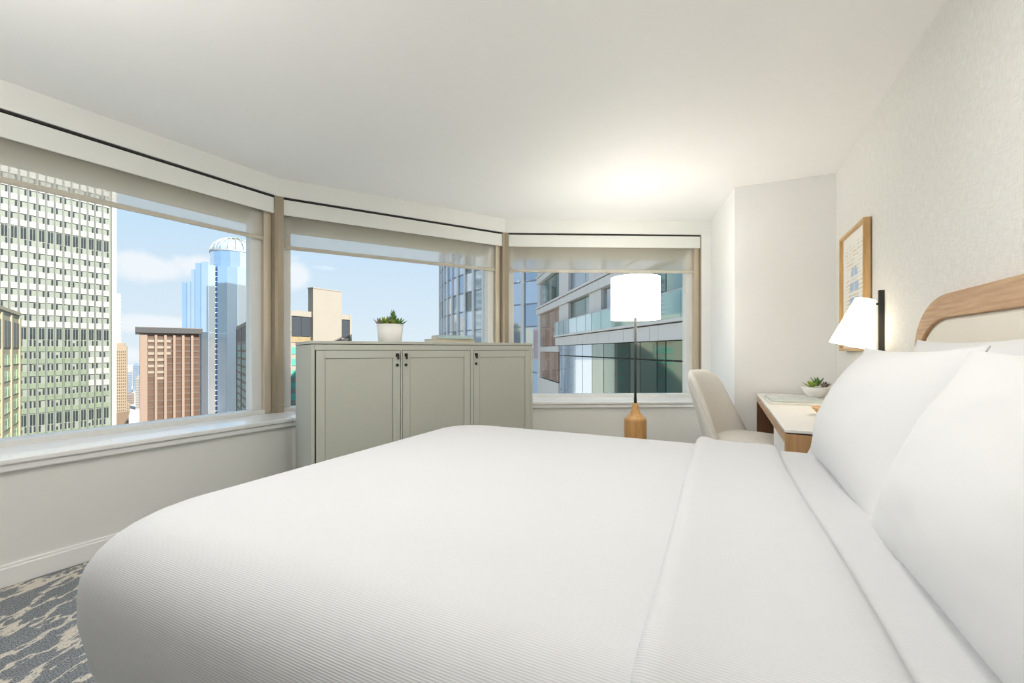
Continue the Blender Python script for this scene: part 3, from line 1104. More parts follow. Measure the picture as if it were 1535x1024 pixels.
for k in range(34):
    f = k / 33
    a = k * 2.4
    base = (0.022 + 0.006 * math.cos(a), 0.0 + 0.006 * math.sin(a), 0.120 + 0.080 * f)
    leaf_geo(m, base, a, R(28 + 45 * f), 0.046 * (1 - 0.25 * f), 0.011, 0.004, curl=0.2)
m.tube([(0.022, 0, 0.12), (0.022, 0, 0.215)], 0.004, 6)
m.build('upright_stem', LEAF1, pot, smooth=True)

bp = bw(3.93, 0.165)
bowl = tag(empty('succulent_bowl', (bp.x, bp.y, 0.752)), 'small succulents in a white bowl on the desk', 'potted plant')
MB().lathe([(0.0, 0.0), (0.045, 0.0), (0.055, 0.006), (0.08, 0.04), (0.098, 0.078), (0.094, 0.079), (0.086, 0.066), (0.0, 0.064)], 40, cap=False).build('bowl', CERAM, bowl, smooth=True)
MB().lathe([(0.089, 0.068), (0.04, 0.072), (0.0, 0.073)], 24, cap=False).build('soil', SOIL, bowl)
for k, (dx, dy, rad, mt, cnt, tl, ht) in enumerate(((-0.05, -0.02, 0.062, LEAF2, 16, 0.5, 0.078), (0.055, -0.02, 0.046, LEAF4, 18, 0.6, 0.080), (0.02, -0.045, 0.036, LEAF3, 14, 0.6, 0.080), (0.0, 0.03, 0.05, LEAF3, 12, 0.6, 0.08))):
    rosette(bowl, 'rosette', (dx, dy, ht), rad, mt, cnt, tl, k + 20)
m = MB()
for k, (a, pch, ln) in enumerate(((170, 48, 0.085), (15, 42, 0.085), (100, 60, 0.07), (250, 55, 0.06), (320, 60, 0.065), (60, 66, 0.07))):
    leaf_geo(m, (0.012, 0.0, 0.085), R(a), R(pch), ln, 0.022, 0.004, curl=0.05)
m.build('agave_leaves', LEAF1, bowl, smooth=True)


# ---------------------------------------------------------------- books
def book(name, loc, rz, w_, d_, h_, cover, label, cat='book', group=None):
    t = tag(empty(name, loc, rz), label, cat, group)
    bx('pages', PAPER, t, -w_ / 2 + 0.004, w_ / 2 - 0.004, -d_ / 2 + 0.004, d_ / 2 - 0.004, 0.002, h_ - 0.002)
    bx('front_cover', cover, t, -w_ / 2, w_ / 2, -d_ / 2, d_ / 2, h_ - 0.002, h_)
    bx('back_cover', cover, t, -w_ / 2, w_ / 2, -d_ / 2, d_ / 2, 0.0, 0.002)
    bx('spine', cover, t, -w_ / 2, w_ / 2, -d_ / 2 - 0.001, -d_ / 2 + 0.003, 0.0, h_)
    return t


BLUEC = mat('pale_blue_cover', (0.42, 0.56, 0.58), 0.45)
BEIGEC = mat('beige_cover', (0.62, 0.55, 0.42), 0.5)
WHITEC = mat('white_cover', (0.78, 0.78, 0.75), 0.4)
TEALC = mat('pale_teal_photo_cover', (0.50, 0.56, 0.54), 0.3, var=0.4, scale=14)
dC, nC = Vector((math.sin(TH_C), math.cos(TH_C))), Vector((-math.cos(TH_C), math.sin(TH_C)))
q = CO + dC * 1.02 + nC * 0.36
book('book', (q.x, q.y, CH), R(90) - TH_C + R(-4), 0.32, 0.25, 0.030, BEIGEC, 'beige book, the lower of two on the grey cabinet', group='books on the cabinet')
q = CO + dC * 1.03 + nC * 0.33
book('book', (q.x, q.y, CH + 0.030), R(90) - TH_C + R(-8), 0.27, 0.22, 0.026, BLUEC, 'pale blue book on top of the beige book on the cabinet', group='books on the cabinet')
q = bw(3.46, 0.365)
book('magazine', (q.x, q.y, 0.752), RZB + R(90), 0.31, 0.40, 0.012, WHITEC, 'white magazine lying flat on the desk under another', 'magazine', 'magazines on the desk')
q = bw(3.50, 0.36)
book('magazine', (q.x, q.y, 0.764), RZB + R(92), 0.30, 0.38, 0.010, TEALC, 'magazine with teal photo cover, on top of the white one', 'magazine', 'magazines on the desk')
q = bw(2.86, 0.285)
wbw = tag(empty('wooden_bowl', (q.x, q.y, 0.752)), 'light ridged wooden bowl on the desk, half hidden by the pillow', 'bowl')
wbw.scale = (0.72, 0.72, 0.6)
BW_ = wood('maple', (0.62, 0.34, 0.14), (0.74, 0.46, 0.22), scale=(8, 8, 60))
MB().lathe([(0.0, 0.0), (0.055, 0.0), (0.065, 0.01), (0.069, 0.022), (0.072, 0.024), (0.082, 0.034), (0.084, 0.044), (0.088, 0.046), (0.098, 0.056), (0.100, 0.066), (0.095, 0.066), (0.085, 0.05), (0.06, 0.02), (0.0, 0.015)], 40, cap=False).build(
    'turned_body', BW_, wbw, smooth=False)
MB().lathe([(0.098, 0.064), (0.101, 0.066), (0.101, 0.069), (0.094, 0.069), (0.094, 0.065)], 40, cap=False).build('rim', BW_, wbw)

# ================================================================ the city outside
GZ = -95.0


def lit(r, g, b):
    """facade colour darkened to offset the strong sun"""
    return (r * 0.34, g * 0.34, b * 0.34)


g_ = MB().box(-2500, 2500, 20, 4000, GZ - 2, GZ).build('city_ground', mat('asphalt_city', (0.40, 0.385, 0.36), 0.9, var=0.3, scale=0.05), kind='structure')


class Facade:
    """local frame of a facade: x left to right as seen from the room, y away from the viewer"""
    def __init__(self, O, th):
        self.O = Vector(O)
        self.th = th
        self.s = Vector((math.sin(th), math.cos(th)))

    def x(self, px):
        r = (px - 767.5) / FPX
        return (r * self.O.y - self.O.x) / (self.s.x - r * self.s.y)

    def z(self, px, py):
        Y = self.O.y + self.x(px) * self.s.y
        return CAMZ - (py - HOR) * Y / FPX

    def root(self, name, label, cat='building'):
        o = empty(name, (self.O.x, self.O.y, GZ), R(90) - self.th)
        return tag(o, label, cat, 'city buildings outside the windows')


def at(px, Y):
    return Vector(((px - 767.5) / FPX * Y, Y))


def gb(name, m, parent, x0, x1, y0, y1, z0, z1, **kw):
    """box with z given relative to the room floor, under a parent standing on the street"""
    return bx(name, m, parent, x0, x1, y0, y1, z0 - GZ, z1 - GZ, **kw)


def glass(name, col, rough=0.06, metal=0.75, var=0.12, scale=0.2):
    return mat(name, col, rough, metal=metal, var=var, scale=scale)


# --- white tower with a fine window grid
F = Facade(at(167, 150), R(27))
tw = F.root('office_tower', 'huge white office tower with fine window grid filling the first window')
ztop, zlow = 75.0, -45.0
WP = mat('white_spandrel', lit(0.80, 0.80, 0.76), 0.5, var=0.06, scale=0.4)
PG = mat('pale_green_wall', lit(0.50, 0.54, 0.47), 0.5, var=0.15, scale=0.15)
MUL = mat('grey_mullion', lit(0.36, 0.38, 0.36), 0.5)
DW = mat('dark_window', lit(0.08, 0.10, 0.11), 0.2, var=0.5, scale=0.3)
LG = mat('lime_reflection_panel', lit(0.44, 0.52, 0.38), 0.3, var=0.25, scale=0.2)  # green reflections painted into the lower panels' colour
x_l = -62.0
gb('core', PG, tw, x_l, 0, 0.3, 30, GZ, ztop)
gb('corner_pier', mat('white_stone_pier', lit(0.86, 0.85, 0.80), 0.6), tw, -0.1, 1.15, -0.6, 30, GZ, ztop)
pit = 1.95
ncol = int(-x_l / pit)
ms, mw, md_, ml = MB(), MB(), MB(), MB()
fh = 3.8
rows_ = int((ztop - zlow) / fh)
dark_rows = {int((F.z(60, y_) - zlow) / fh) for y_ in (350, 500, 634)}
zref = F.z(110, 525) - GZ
for c_ in range(ncol):
    xa = -0.35 - (c_ + 1) * pit
    ms.box(xa - 0.16, xa + 0.16, 0.0, 0.35, zlow - GZ - 30, ztop - GZ)
    for r_ in range(rows_):
        z0_ = zlow + r_ * fh - GZ
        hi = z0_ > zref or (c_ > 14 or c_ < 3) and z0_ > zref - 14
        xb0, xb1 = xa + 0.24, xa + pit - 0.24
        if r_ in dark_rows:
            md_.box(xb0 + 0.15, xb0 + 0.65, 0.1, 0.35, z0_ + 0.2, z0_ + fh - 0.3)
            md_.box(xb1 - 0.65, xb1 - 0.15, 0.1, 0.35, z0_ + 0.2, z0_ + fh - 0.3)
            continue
        if hi:
            mw.box(xb0, xb1, 0.08, 0.35, z0_ + 0.05, z0_ + fh * 0.50)
            s_ = (c_ + r_) % 2
            md_.box(xb0 + (0.05 if s_ else 0.95), xb0 + (0.45 if s_ else 1.35), 0.14, 0.35, z0_ + fh * 0.55, z0_ + fh * 0.95)
        else:
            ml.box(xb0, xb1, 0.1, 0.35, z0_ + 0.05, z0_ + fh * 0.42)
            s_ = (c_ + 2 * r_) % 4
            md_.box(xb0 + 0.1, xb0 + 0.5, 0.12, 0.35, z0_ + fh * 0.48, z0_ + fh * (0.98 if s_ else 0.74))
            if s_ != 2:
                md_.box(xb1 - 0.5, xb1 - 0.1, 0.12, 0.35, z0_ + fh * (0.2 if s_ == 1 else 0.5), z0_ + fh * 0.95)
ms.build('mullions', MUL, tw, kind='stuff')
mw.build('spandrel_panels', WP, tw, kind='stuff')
ml.build('reflection_panels', LG, tw, kind='stuff')
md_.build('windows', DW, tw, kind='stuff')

# --- cream slab at the very edge of the view
F = Facade(at(-60, 74), R(-46))
F = Facade(at(33, 110), R(-42))
crb = F.root('cream_office_block', 'cream office block at the lower edge of the first window, before the white tower')
CRM = mat('cream_precast', lit(0.80, 0.70, 0.47), 0.6, var=0.05, scale=0.5)
zt_ = F.z(33, 474)
gb('body', CRM, crb, -60, 0, 0.4, 25, GZ, zt_)
gl_ = glass('green_window_glass', (0.45, 0.58, 0.40), 0.1, 0.4)
lv = mat('grey_louvre', lit(0.30, 0.30, 0.27), 0.7)
xs = [-5.0 - 11.0 * k for k in range(6)]
for k, xx in enumerate(xs):
    gb('pier', CRM, crb, xx + 3.4, xx + 5.2, 0.1, 0.5, GZ, zt_ - 0.5)
    gb('louvre', lv, crb, xx - 4.4, xx - 0.8, 0.25, 0.42, zt_ - 8.0, zt_ - 2.0)
    gb('louvre', lv, crb, xx - 0.4, xx + 3.2, 0.25, 0.42, zt_ - 8.0, zt_ - 2.0)
    for r_ in range(13):
        z0_ = zt_ - 12 - r_ * 3.6
        gb('window', gl_, crb, xx - 4.4, xx - 0.9, 0.28, 0.42, z0_, z0_ + 2.3)
        gb('window', gl_, crb, xx - 0.3, xx + 3.2, 0.28, 0.42, z0_, z0_ + 2.3)
gb('parapet', CRM, crb, -60, 0.05, 0.1, 1.0, zt_, zt_ + 0.8)

# --- pale teal tower far away
F = Facade(at(160, 620), R(50))
tt = F.root('teal_glass_tower', 'slim pale teal glass tower far away beside the white tower')
x1 = F.x(181)
TG = glass('teal_glass', (0.50, 0.74, 0.74), 0.15, 0.3)  # pale tint stands in for distance haze
zt_ = F.z(181, 440)
gb('shaft', TG, tt, 0, x1, 0, 18, GZ, zt_)
m = MB()
k = 0
while zt_ - k * 5.5 > -80:
    m.box(-0.2, x1 + 0.2, -0.3, 18, zt_ - k * 5.5 - 0.9 - GZ, zt_ - k * 5.5 - GZ)
    k += 1
m.build('floor_bands', mat('pale_floor_band', lit(0.62, 0.78, 0.78), 0.5), tt, kind='stuff')

# --- tan stepped block
F = Facade(at(165, 430), R(50))
tb = F.root('tan_stone_block', 'small tan stone block with tiny windows beside the white tower')
TAN = mat('tan_stone', lit(0.62, 0.47, 0.33), 0.7, var=0.06, scale=0.1)
x1, x2 = F.x(190), F.x(193)
gb('tower', TAN, tb, 0, x1, 0, 20, GZ, F.z(185, 519))
gb('crown', TAN, tb, F.x(170), F.x(187), 1, 18, F.z(185, 519), F.z(185, 514))
gb('podium', mat('brown_stone', lit(0.36, 0.24, 0.16), 0.7, scale=0.1), tb, 0, x2, -6, 0, GZ, F.z(185, 618))
m = MB()
for r_ in range(26):
    z0_ = F.z(185, 526 + r_ * 4.4) - GZ
    for c_ in range(8):
        xx = x1 * (0.06 + c_ * 0.118)
        m.box(xx, xx + x1 * 0.055, -0.2, 0.4, z0_ - 1.6, z0_)
m.build('windows', mat('brown_window', lit(0.22, 0.19, 0.17), 0.3), tb, kind='stuff')

# --- distant skyline, haze painted into the farthest block's blue
sk = ((186, 194, 604, 640, (0.56, 0.42, 0.30), 'low pinkish block beyond the tan stone block'),
      (189, 197, 560, 900, (0.40, 0.48, 0.60), 'distant blue grey block in the gap between towers'),
      (195, 203, 556, 1150, (0.64, 0.62, 0.60), 'distant pale block in the gap between towers'),
      (199, 210, 547, 1000, (0.34, 0.47, 0.66), 'distant blue glass block beside the brown tower'),
      (203, 212, 566, 700, (0.56, 0.53, 0.50), 'grey stone block close behind the brown tower'),
      (190, 201, 590, 760, (0.44, 0.36, 0.32), 'low brown block at the end of the street'),
      (176, 192, 552, 1300, (0.55, 0.60, 0.68), 'haze-painted blue block mostly behind the tan stone block'))
for k, (xa, xb, yt, Yd, colr, lab) in enumerate(sk):
    F = Facade(at(xa, Yd), R(50))
    o = F.root('distant_block', lab)
    x1 = F.x(xb)
    mt = mat('distant_wall_%d' % k, lit(*colr), 0.6, var=0.1, scale=0.08)
    zt_ = F.z(xb, yt)
    gb('body', mt, o, 0, x1, 0, 25, GZ, zt_)
    gb('rooftop_plant', mt, o, x1 * 0.25, x1 * 0.7, 4, 16, zt_, zt_ + (zt_ - GZ) * 0.04 + 1)
    m = MB()
    step = max(4.0, (zt_ - GZ) / 26)
    for r_ in range(26):
        z0_ = zt_ - GZ - 3 - r_ * step
        if z0_ < 4:
            break
        for c_ in range(5):
            m.box(x1 * (0.06 + 0.19 * c_), x1 * (0.06 + 0.19 * c_ + 0.11), -0.3, 0.4, z0_ - step * 0.45, z0_)
    m.build('windows', mat('distant_window_%d' % k, [c * 0.2 for c in colr], 0.3), o, kind='stuff')

# --- brown tower
F = Facade(at(210, 260), R(49))
bt = F.root('brown_tower', 'brown office tower with pinkish vertical piers and dark cornice')
BG = glass('bronze_glass', (0.16, 0.10, 0.075), 0.1, 0.4, var=0.3, scale=0.15)
PK = mat('pink_granite', lit(0.60, 0.42, 0.32), 0.6, var=0.05)
x1 = F.x(299)
zt_ = F.z(250, 500)
gb('glass_body', BG, bt, 0.3, x1, 0.5, 34, GZ, zt_)
m = MB()
for r_ in range(22):
    z0_ = zt_ - 4 - r_ * 3.8 - GZ
    m.box(0.4, x1, 0.35, 0.6, z0_, z0_ + 1.1)
m.build('floor_bands', mat('brown_spandrel', lit(0.26, 0.18, 0.14), 0.5), bt, kind='stuff')
gb('cornice', mat('dark_cornice', lit(0.13, 0.125, 0.13), 0.5), bt, -2.2, x1 + 1.5, -1.8, 36, zt_, F.z(250, 491), bevel=0.3)
gb('corner_pier', PK, bt, 0.0, F.x(221), -0.4, 34.2, GZ, zt_ - 0.2)
for pxx in (233.6, 248, 261.3, 274.6, 288):
    a_ = F.x(pxx - 1.9)
    b_ = F.x(pxx + 1.9)
    gb('pier', PK, bt, a_, b_, -0.5, 0.6, GZ, zt_ - 1.0)
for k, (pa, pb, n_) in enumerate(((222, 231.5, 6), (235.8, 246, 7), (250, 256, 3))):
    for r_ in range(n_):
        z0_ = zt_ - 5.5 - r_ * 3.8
        gb('painted_sun_spandrel', mat('sunlit_spandrel', lit(0.66, 0.55, 0.42), 0.5), bt, F.x(pa), F.x(pb), 0.2, 0.6, z0_, z0_ + 1.5)  # paler spandrels paint sunlight onto the top floors

# --- blue glass tower with a ribbed dome
gc = at(352, 345)
gt = tag(empty('domed_glass_tower', (gc.x, gc.y, GZ)), 'blue mirrored glass tower with white ribbed dome', 'building', 'city buildings outside the windows')
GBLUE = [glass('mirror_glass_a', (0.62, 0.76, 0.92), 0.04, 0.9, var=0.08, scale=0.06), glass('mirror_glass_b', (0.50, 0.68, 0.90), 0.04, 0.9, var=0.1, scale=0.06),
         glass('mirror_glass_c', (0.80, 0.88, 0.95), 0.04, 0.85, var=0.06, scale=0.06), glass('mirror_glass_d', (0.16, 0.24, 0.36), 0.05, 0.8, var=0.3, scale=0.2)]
vdir = gc.normalized()                  # from viewer to tower
rdir = Vector((vdir.y, -vdir.x))
azv = math.atan2(-vdir.y, -vdir.x)
mpp = gc.length / math.hypot(FPX, 352 - 767.5)  # metres per pixel at the tower


def gz(py):
    return CAMZ - (py - HOR) * gc.y / FPX - GZ


# facets: pixel range, top row, set-back towards the viewer, material
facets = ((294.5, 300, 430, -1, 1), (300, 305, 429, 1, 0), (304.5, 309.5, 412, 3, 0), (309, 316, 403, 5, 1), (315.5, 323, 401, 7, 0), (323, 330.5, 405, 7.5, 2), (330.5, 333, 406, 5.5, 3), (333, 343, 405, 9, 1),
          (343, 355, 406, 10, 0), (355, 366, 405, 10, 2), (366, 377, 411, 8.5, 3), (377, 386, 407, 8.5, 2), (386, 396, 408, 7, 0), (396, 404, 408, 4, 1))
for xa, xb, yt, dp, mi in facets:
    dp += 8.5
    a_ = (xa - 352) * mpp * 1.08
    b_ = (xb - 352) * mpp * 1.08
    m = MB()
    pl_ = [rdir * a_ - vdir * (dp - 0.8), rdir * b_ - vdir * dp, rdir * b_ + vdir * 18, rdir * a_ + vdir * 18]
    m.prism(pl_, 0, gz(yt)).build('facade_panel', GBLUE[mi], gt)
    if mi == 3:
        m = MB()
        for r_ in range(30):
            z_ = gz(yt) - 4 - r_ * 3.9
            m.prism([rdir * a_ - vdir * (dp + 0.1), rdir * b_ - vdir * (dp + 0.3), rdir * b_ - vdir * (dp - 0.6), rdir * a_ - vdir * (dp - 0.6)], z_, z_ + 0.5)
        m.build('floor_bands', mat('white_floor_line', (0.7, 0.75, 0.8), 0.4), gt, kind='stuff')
dr_ = 16.5
for k in range(16):
    a0 = 2 * math.pi * k / 16
    a1 = a0 + 2 * math.pi / 16
    pl_ = [Vector((math.cos(a_) * r_, math.sin(a_) * r_)) for a_, r_ in ((a0, dr_), (a1, dr_), (a1, dr_ - 0.6), (a0, dr_ - 0.6))]
    MB().prism(pl_, gz(408), gz(381)).build('drum_pane', GBLUE[(1, 0, 2, 1)[k % 4]], gt)
MB().lathe([(dr_ + 0.3, gz(382)), (dr_ + 0.3, gz(380)), (dr_ - 0.5, gz(380))], 48, cap=False).build('drum_ring', mat('white_steel', lit(0.84, 0.84, 0.82), 0.4), gt)
dh = gz(358) - gz(380)
MB().lathe([(dr_ * 0.93 * math.cos(R(a_)), gz(380) + dh * 0.93 * math.sin(R(a_))) for a_ in range(0, 90, 9)], 32, cap=False).build(
    'dome_glazing', glass('dome_glass', (0.62, 0.70, 0.72), 0.1, 0.7, var=0.25, scale=0.4), gt, smooth=True)
for k in range(20):
    a_ = 2 * math.pi * k / 20
    pts = [(dr_ * math.cos(R(b_)) * math.cos(a_), dr_ * math.cos(R(b_)) * math.sin(a_), gz(380) + dh * math.sin(R(b_))) for b_ in range(0, 91, 9)]
    MB().tube(pts, 0.34, 6).build('dome_rib', MATS['white_steel'], gt)
MB().lathe([(2.4, gz(359.5)), (2.4, gz(357.5)), (0.6, gz(356.5))], 24).build('finial', mat('gilded_finial', (0.70, 0.58, 0.25), 0.3, metal=0.5), gt)

# --- beige tower with louvres, seen through two windows
C0 = at(412, 120)
F = Facade(C0, R(30))
F2 = Facade(C0, R(-36.5))
bg_ = F.root('beige_tower', 'beige concrete tower with tall blank shaft and dark louvres')
CON = mat('beige_concrete', lit(0.66, 0.59, 0.50), 0.7, var=0.06, scale=0.4)
LOU = mat('slate_louvre', (0.03, 0.036, 0.045), 0.5, var=0.2, scale=2)
TEALW = glass('emerald_glass', (0.12, 0.42, 0.34), 0.1, 0.35, var=0.4, scale=0.5)
xe = F.x(527)
zt_ = 12.6
ctr = Matrix.Rotation(-(R(90) - F.th), 2)


def loc2(p):
    q_ = ctr @ (Vector(p) - F.O)
    return (q_.x, q_.y)


E2 = F2.O + F2.s * -F2.x(357) if F2.x(357) < 0 else F2.O + F2.s * F2.x(357)
E2l = loc2(E2)
MB().prism([(0, 0.5), (xe, 0.5), (xe, 26), (E2l[0] + 8, E2l[1] + 8), (E2l[0] + 0.3, E2l[1] + 0.3)], 0, zt_ - 0.6 - GZ).build('body', CON, bg_)
gb('parapet', CON, bg_, -0.1, xe + 0.1, 0.1, 1.0, zt_ - 1.6, zt_)
gb('corner_pier', CON, bg_, -0.1, F.x(437), 0.0, 1.0, GZ, zt_)
gb('end_pier', CON, bg_, F.x(524.5), xe + 0.1, 0.0, 1.0, GZ, zt_)
gb('shaft', CON, bg_, F.x(467), F.x(510), -0.7, 1.6, GZ, F.z(490, 435.5))
gb('shaft_cap', CON, bg_, F.x(466.5), F.x(510.5), -0.8, 1.7, F.z(490, 435.5), F.z(490, 434))
for pa, pb in ((437.5, 452), (452.6, 466.5), (510.5, 524)):
    gb('louvre', LOU, bg_, F.x(pa), F.x(pb), 0.3, 0.6, 5.2, 11.2)
for r_ in range(14):
    z0_ = 2.0 - r_ * 3.35
    for pa, pb in ((438, 446.5), (447.5, 456), (457, 465.5), (511.5, 517), (518, 523.5)):
        gb('window', TEALW, bg_, F.x(pa), F.x(pb), 0.35, 0.6, z0_ - 2.0, z0_)
gb('stained_band', mat('rust_stained_concrete', lit(0.66, 0.50, 0.27), 0.7, var=0.3, scale=0.6), bg_, F.x(437.5), F.x(466.5), 0.36, 0.6, 3.4, 5.0)
# the receding flank, built in the flank's own axes
flk = R(90) - F2.th
th2 = flk - (R(90) - F.th)
flen = (E2 - C0).length


def flank(name, mtl, s0, s1, y0, y1, z0, z1):
    m = MB().box(s0, s1, y0, y1, z0 - GZ, z1 - GZ)
    return m.xf(Matrix.Rotation(th2, 4, 'Z')).build(name, mtl, bg_)


BRN = mat('brown_concrete', lit(0.50, 0.38, 0.25), 0.7, var=0.06, scale=0.4)
bays = 5
step = flen / bays
flank('flank_parapet', CON, 0, flen + 0.2, -0.2, 0.8, zt_ - 1.6, zt_)
for b_ in range(bays + 1):
    s_ = b_ * step
    flank('flank_pier', CON, s_ - 0.9, s_ + 0.9, -0.4, 0.8, GZ, zt_)
for b_ in range(bays):
    s_ = b_ * step
    flank('flank_louvre', LOU, s_ + 0.9, s_ + step - 0.9, -0.1, 0.6, 5.0, zt_ - 1.6)
    flank('flank_band', CON, s_ + 0.9, s_ + step - 0.9, -0.25, 0.6, 3.6, 5.0)
    for r_ in range(12):
        z0_ = 3.6 - r_ * 3.35
        flank('window', TEALW, s_ + 1.0, s_ + step / 2 - 0.3, -0.12, 0.6, z0_ - 2.3, z0_)
        flank('window', TEALW, s_ + step / 2 + 0.3, s_ + step - 1.0, -0.12, 0.6, z0_ - 2.3, z0_)
        flank('flank_sill', BRN, s_ + 0.9, s_ + step - 0.9, -0.22, 0.6, z0_ - 3.35, z0_ - 2.3)

# --- curved glass tower
RC = 61.0
cc = Vector((43.7, 109.9))
ct = tag(empty('curved_glass_tower', (cc.x, cc.y, GZ)), 'curved glass tower with pale vertical fins past the middle window', 'building', 'city buildings outside the windows')
CG = [glass('curtain_glass_a', (0.50, 0.60, 0.72), 0.06, 0.8), glass('curtain_glass_b', (0.36, 0.46, 0.58), 0.06, 0.8), glass('curtain_glass_c', (0.66, 0.70, 0.76), 0.1, 0.7), glass('curtain_glass_d', (0.16, 0.19, 0.19), 0.08, 0.6)]
FIN = mat('pale_fin', (0.62, 0.61, 0.60), 0.5)
a_t = math.atan2(-16.5 * 0 + 100 - 109.9, -16.5 - 43.7)     # left tangent
fhh = 3.4
zb0 = -9.0
nfl = 15
a_start = a_t - R(14)
na = 30
da = R(90) / na
MB().lathe([(RC - 0.5, 0.0), (RC - 0.5, zb0 + nfl * fhh - GZ)], 96).build('core', mat('tower_core', (0.45, 0.48, 0.52), 0.6), ct)
wpan = 2 * RC * math.sin(da / 2)
pm = []
for q_ in CG:
    pm.append(MB().box(-0.12, 0.12, -wpan / 2 + 0.55, wpan / 2, 0.10, fhh - 0.06).mesh('curved_pane', q_))
rn = random.Random(3)
for k in range(na):
    a_ = a_start + (k + 0.5) * da
    for r_ in range(nfl):
        mi = rn.choices((0, 1, 2, 3), (4, 4, 3, 1.2))[0]
        inst('pane', pm[mi], ct, (math.cos(a_) * (RC + 0.02), math.sin(a_) * (RC + 0.02), zb0 + r_ * fhh - GZ), a_)
fm = MB().box(-0.3, 0.38, -0.32, 0.32, 0, nfl * fhh).mesh('pale_fin', FIN)
for k in range(na + 1):
    a_ = a_start + k * da + 0.28 / RC
    inst('fin', fm, ct, (math.cos(a_) * RC, math.sin(a_) * RC, zb0 - GZ), a_)
for r_ in range(nfl + 1):
    z_ = zb0 + r_ * fhh - GZ
    MB().lathe([(RC - 0.3, z_ - 0.09), (RC + 0.30, z_ - 0.09), (RC + 0.30, z_ + 0.09), (RC - 0.3, z_ + 0.09)], 160, cap=False).build('floor_line', mat('slate_joint', (0.24, 0.26, 0.30), 0.5), ct)

# --- panelled building close by in the last window
F = Facade(at(805, 60), math.atan2(8.54 - 3.28, 20 - 60))
pb_ = F.root('panelled_building', 'grey panelled building with green glass floors filling the last window')
PNL = mat('lavender_grey_panel', (0.66, 0.62, 0.58), 0.45, var=0.03, scale=0.3)
LINE = mat('dark_reveal', (0.16, 0.155, 0.15), 0.6)
GRN = [glass('green_glass_a', (0.20, 0.27, 0.22), 0.05, 0.6, var=0.35, scale=0.25), glass('green_glass_b', (0.30, 0.36, 0.30), 0.05, 0.6, var=0.3, scale=0.25), glass('green_glass_c', (0.13, 0.18, 0.15), 0.05, 0.6, var=0.4, scale=0.4)]
SKYG = glass('pale_blue_glass', (0.62, 0.70, 0.78), 0.05, 0.7, var=0.15, scale=0.2)
BRG = glass('brown_interior_glass', (0.36, 0.20, 0.12), 0.08, 0.3, var=0.35, scale=0.5)
GRW = glass('grey_window_glass', (0.36, 0.40, 0.42), 0.06, 0.7, var=0.3, scale=0.4)
xe = F.x(1110)
MB().prism([(0, 0.6), (xe, 0.6), (xe, 18), (12, 10), (0, 2.4)], 0, 26 - GZ).build('core', mat('panel_core', (0.3, 0.29, 0.28), 0.8), pb_)


def rw(name, mtl, pa, pb, z0, z1, y0=0.0, y1=0.62):
    return gb(name, mtl, pb_, F.x(pa), F.x(pb), y0, y1, z0 + CAMZ, z1 + CAMZ)


J = 0.06
# lowest glazed floor
cols = [(807, 820, BRG), (820, 834, BRG), (836, 848, SKYG), (848, 859, SKYG), (859, 870, SKYG), (870, 884, SKYG), (884, 901, GRN[1]), (901, 918, GRN[0]), (918, 940, GRN[2]), (940, 955, GRN[1]), (955, 980, GRN[0]),
        (980, 993, GRN[2]), (993, 1031, GRN[0]), (1031, 1060, GRN[1]), (1060, 1108, GRN[0])]
for pa, pb2, mtl in cols:
    xa, xb = F.x(pa) + J, F.x(pb2) - J
    if pa < 836:
        gb('pane', mtl, pb_, xa, xb, 0.25, 0.5, -3.6 + CAMZ, -0.25 + CAMZ)
        continue
    gb('pane', mtl, pb_, xa, xb, 0.2, 0.5, -7.0 + CAMZ, -0.62 + CAMZ)
    gb('pane', mtl, pb_, xa, xb, 0.2, 0.5, -0.52 + CAMZ, 0.48 + CAMZ)
rw('panel', PNL, 806, 835.5, -0.2, 0.45, 0.1)
rw('panel', PNL, 806, 1109, -9.2, -7.05, 0.1)
rw('panel', PNL, 806, 835.5, -7.0, -3.7, 0.1)
# spandrel above it
edges = [835.5, 848, 859, 870, 884, 901, 918, 940, 955, 980, 993, 1031, 1060, 1108]
for a_, b_ in zip(edges[:-1], edges[1:]):
    gb('panel', PNL, pb_, F.x(a_) + 0.02, F.x(b_) - 0.02, -0.25, 0.55, 0.53 + CAMZ, 1.36 + CAMZ)
rw('reveal', LINE, 835.5, 1109, 1.36, 1.44, -0.05)
rw('ledge', PNL, 835.5, 1109, 1.44, 1.60, -0.4)
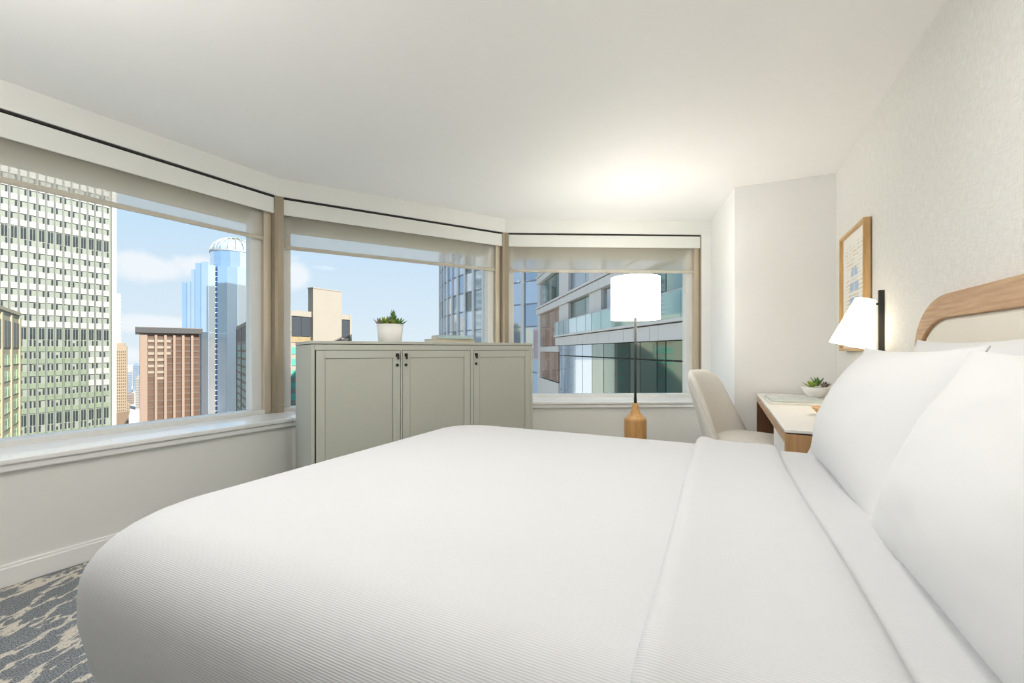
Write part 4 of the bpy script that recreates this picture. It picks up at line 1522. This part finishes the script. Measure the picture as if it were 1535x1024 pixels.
# upper floors
for fl_i, (za, zc) in enumerate(((1.6, 4.75), (5.75, 8.9), (9.9, 13.0), (14.0, 17.2))):
    for pa, pb2, mtl in ((807, 815, GRW if fl_i else BRG), (815, 825, GRN[0] if fl_i else BRG), (825, 838, GRN[2] if fl_i else BRG)):
        gb('pane', mtl, pb_, F.x(pa) + J, F.x(pb2) - J, 0.25, 0.5, (za if fl_i else 0.5) + CAMZ, zc + CAMZ)
    for pa, pb2, mtl in ((852, 874, GRN[2] if fl_i == 0 else GRW), (874, 883, GRN[1] if fl_i == 0 else GRW), (901, 917, GRW), (917, 930, GRN[0]), (968, 992, GRN[0] if fl_i == 0 else GRW), (992, 1027, GRN[1] if fl_i == 0 else GRW)):
        gb('pane', mtl, pb_, F.x(pa) + J, F.x(pb2) - J, 0.25, 0.5, za + CAMZ, zc + CAMZ)
    for pa, pb2 in ((838, 852), (883, 892), (892, 901), (930, 948), (948, 968), (1027, 1060), (1060, 1108)):
        gb('panel', PNL, pb_, F.x(pa) + 0.02, F.x(pb2) - 0.02, 0.0, 0.55, za + CAMZ, zc + CAMZ)
    e2 = [806, 838, 852, 883, 901, 930, 968, 1000, 1040, 1108]
    for a_, b_ in zip(e2[:-1], e2[1:]):
        gb('panel', PNL, pb_, F.x(a_) + 0.02, F.x(b_) - 0.02, -0.2, 0.55, zc + 0.03 + CAMZ, zc + 0.72 + CAMZ)
    rw('reveal', LINE, 806, 1109, zc + 0.72, zc + 0.80, 0.0)
    rw('ledge', PNL, 806, 1109, zc + 0.80, zc + 1.0, -0.3)
# glass balustrades in front of the first upper floor
RAILG = glass('balustrade_glass', (0.62, 0.72, 0.72), 0.05, 0.55, var=0.1)
TRAIL = glass('teal_balustrade_glass', (0.40, 0.56, 0.52), 0.05, 0.5, var=0.2)
for pa, pb2, mtl in ((836, 842, RAILG), (842.5, 850, RAILG), (850.5, 858, RAILG), (858.5, 870, RAILG), (870.5, 884, RAILG), (884.5, 893, RAILG), (893.5, 908, TRAIL), (908.5, 925, TRAIL), (925.5, 960, TRAIL), (960.5, 995, TRAIL), (995.5, 1031, TRAIL), (1031.5, 1060, TRAIL), (1060.5, 1108, TRAIL)):
    rw('balustrade_pane', mtl, pa, pb2, 1.58, 2.95, -0.38, -0.34)
rw('handrail', mat('steel_rail', (0.5, 0.5, 0.5), 0.3, metal=0.6), 836, 1109, 2.95, 3.02, -0.40, -0.32)

# striped banner hanging in the gap beside the panelled building
F3 = Facade(at(799.5, 58), R(88))
fb = tag(empty('striped_banner', (F3.O.x, F3.O.y, 0), R(90) - F3.th), 'small red and white striped banner beside the panelled building', 'banner')
x1 = F3.x(806.3)
za, zb = F3.z(803, 540), F3.z(803, 493)
bx('cloth', mat('white_banner', (0.75, 0.72, 0.72), 0.7), fb, 0, x1, 0, 0.05, za, zb)
ms_ = MB().box(0, x1 * 0.07, -0.02, 0.0, za + 0.25, zb - 0.25).mesh('red_stripe', mat('red_stripe', (0.42, 0.16, 0.16), 0.7))
for k in range(4):
    inst('red_stripe', ms_, fb, (x1 * (0.08 + 0.24 * k), 0, 0))
bx('top_bar', WHITE, fb, -0.05, x1 + 0.05, -0.05, 0.08, zb, zb + 0.1)
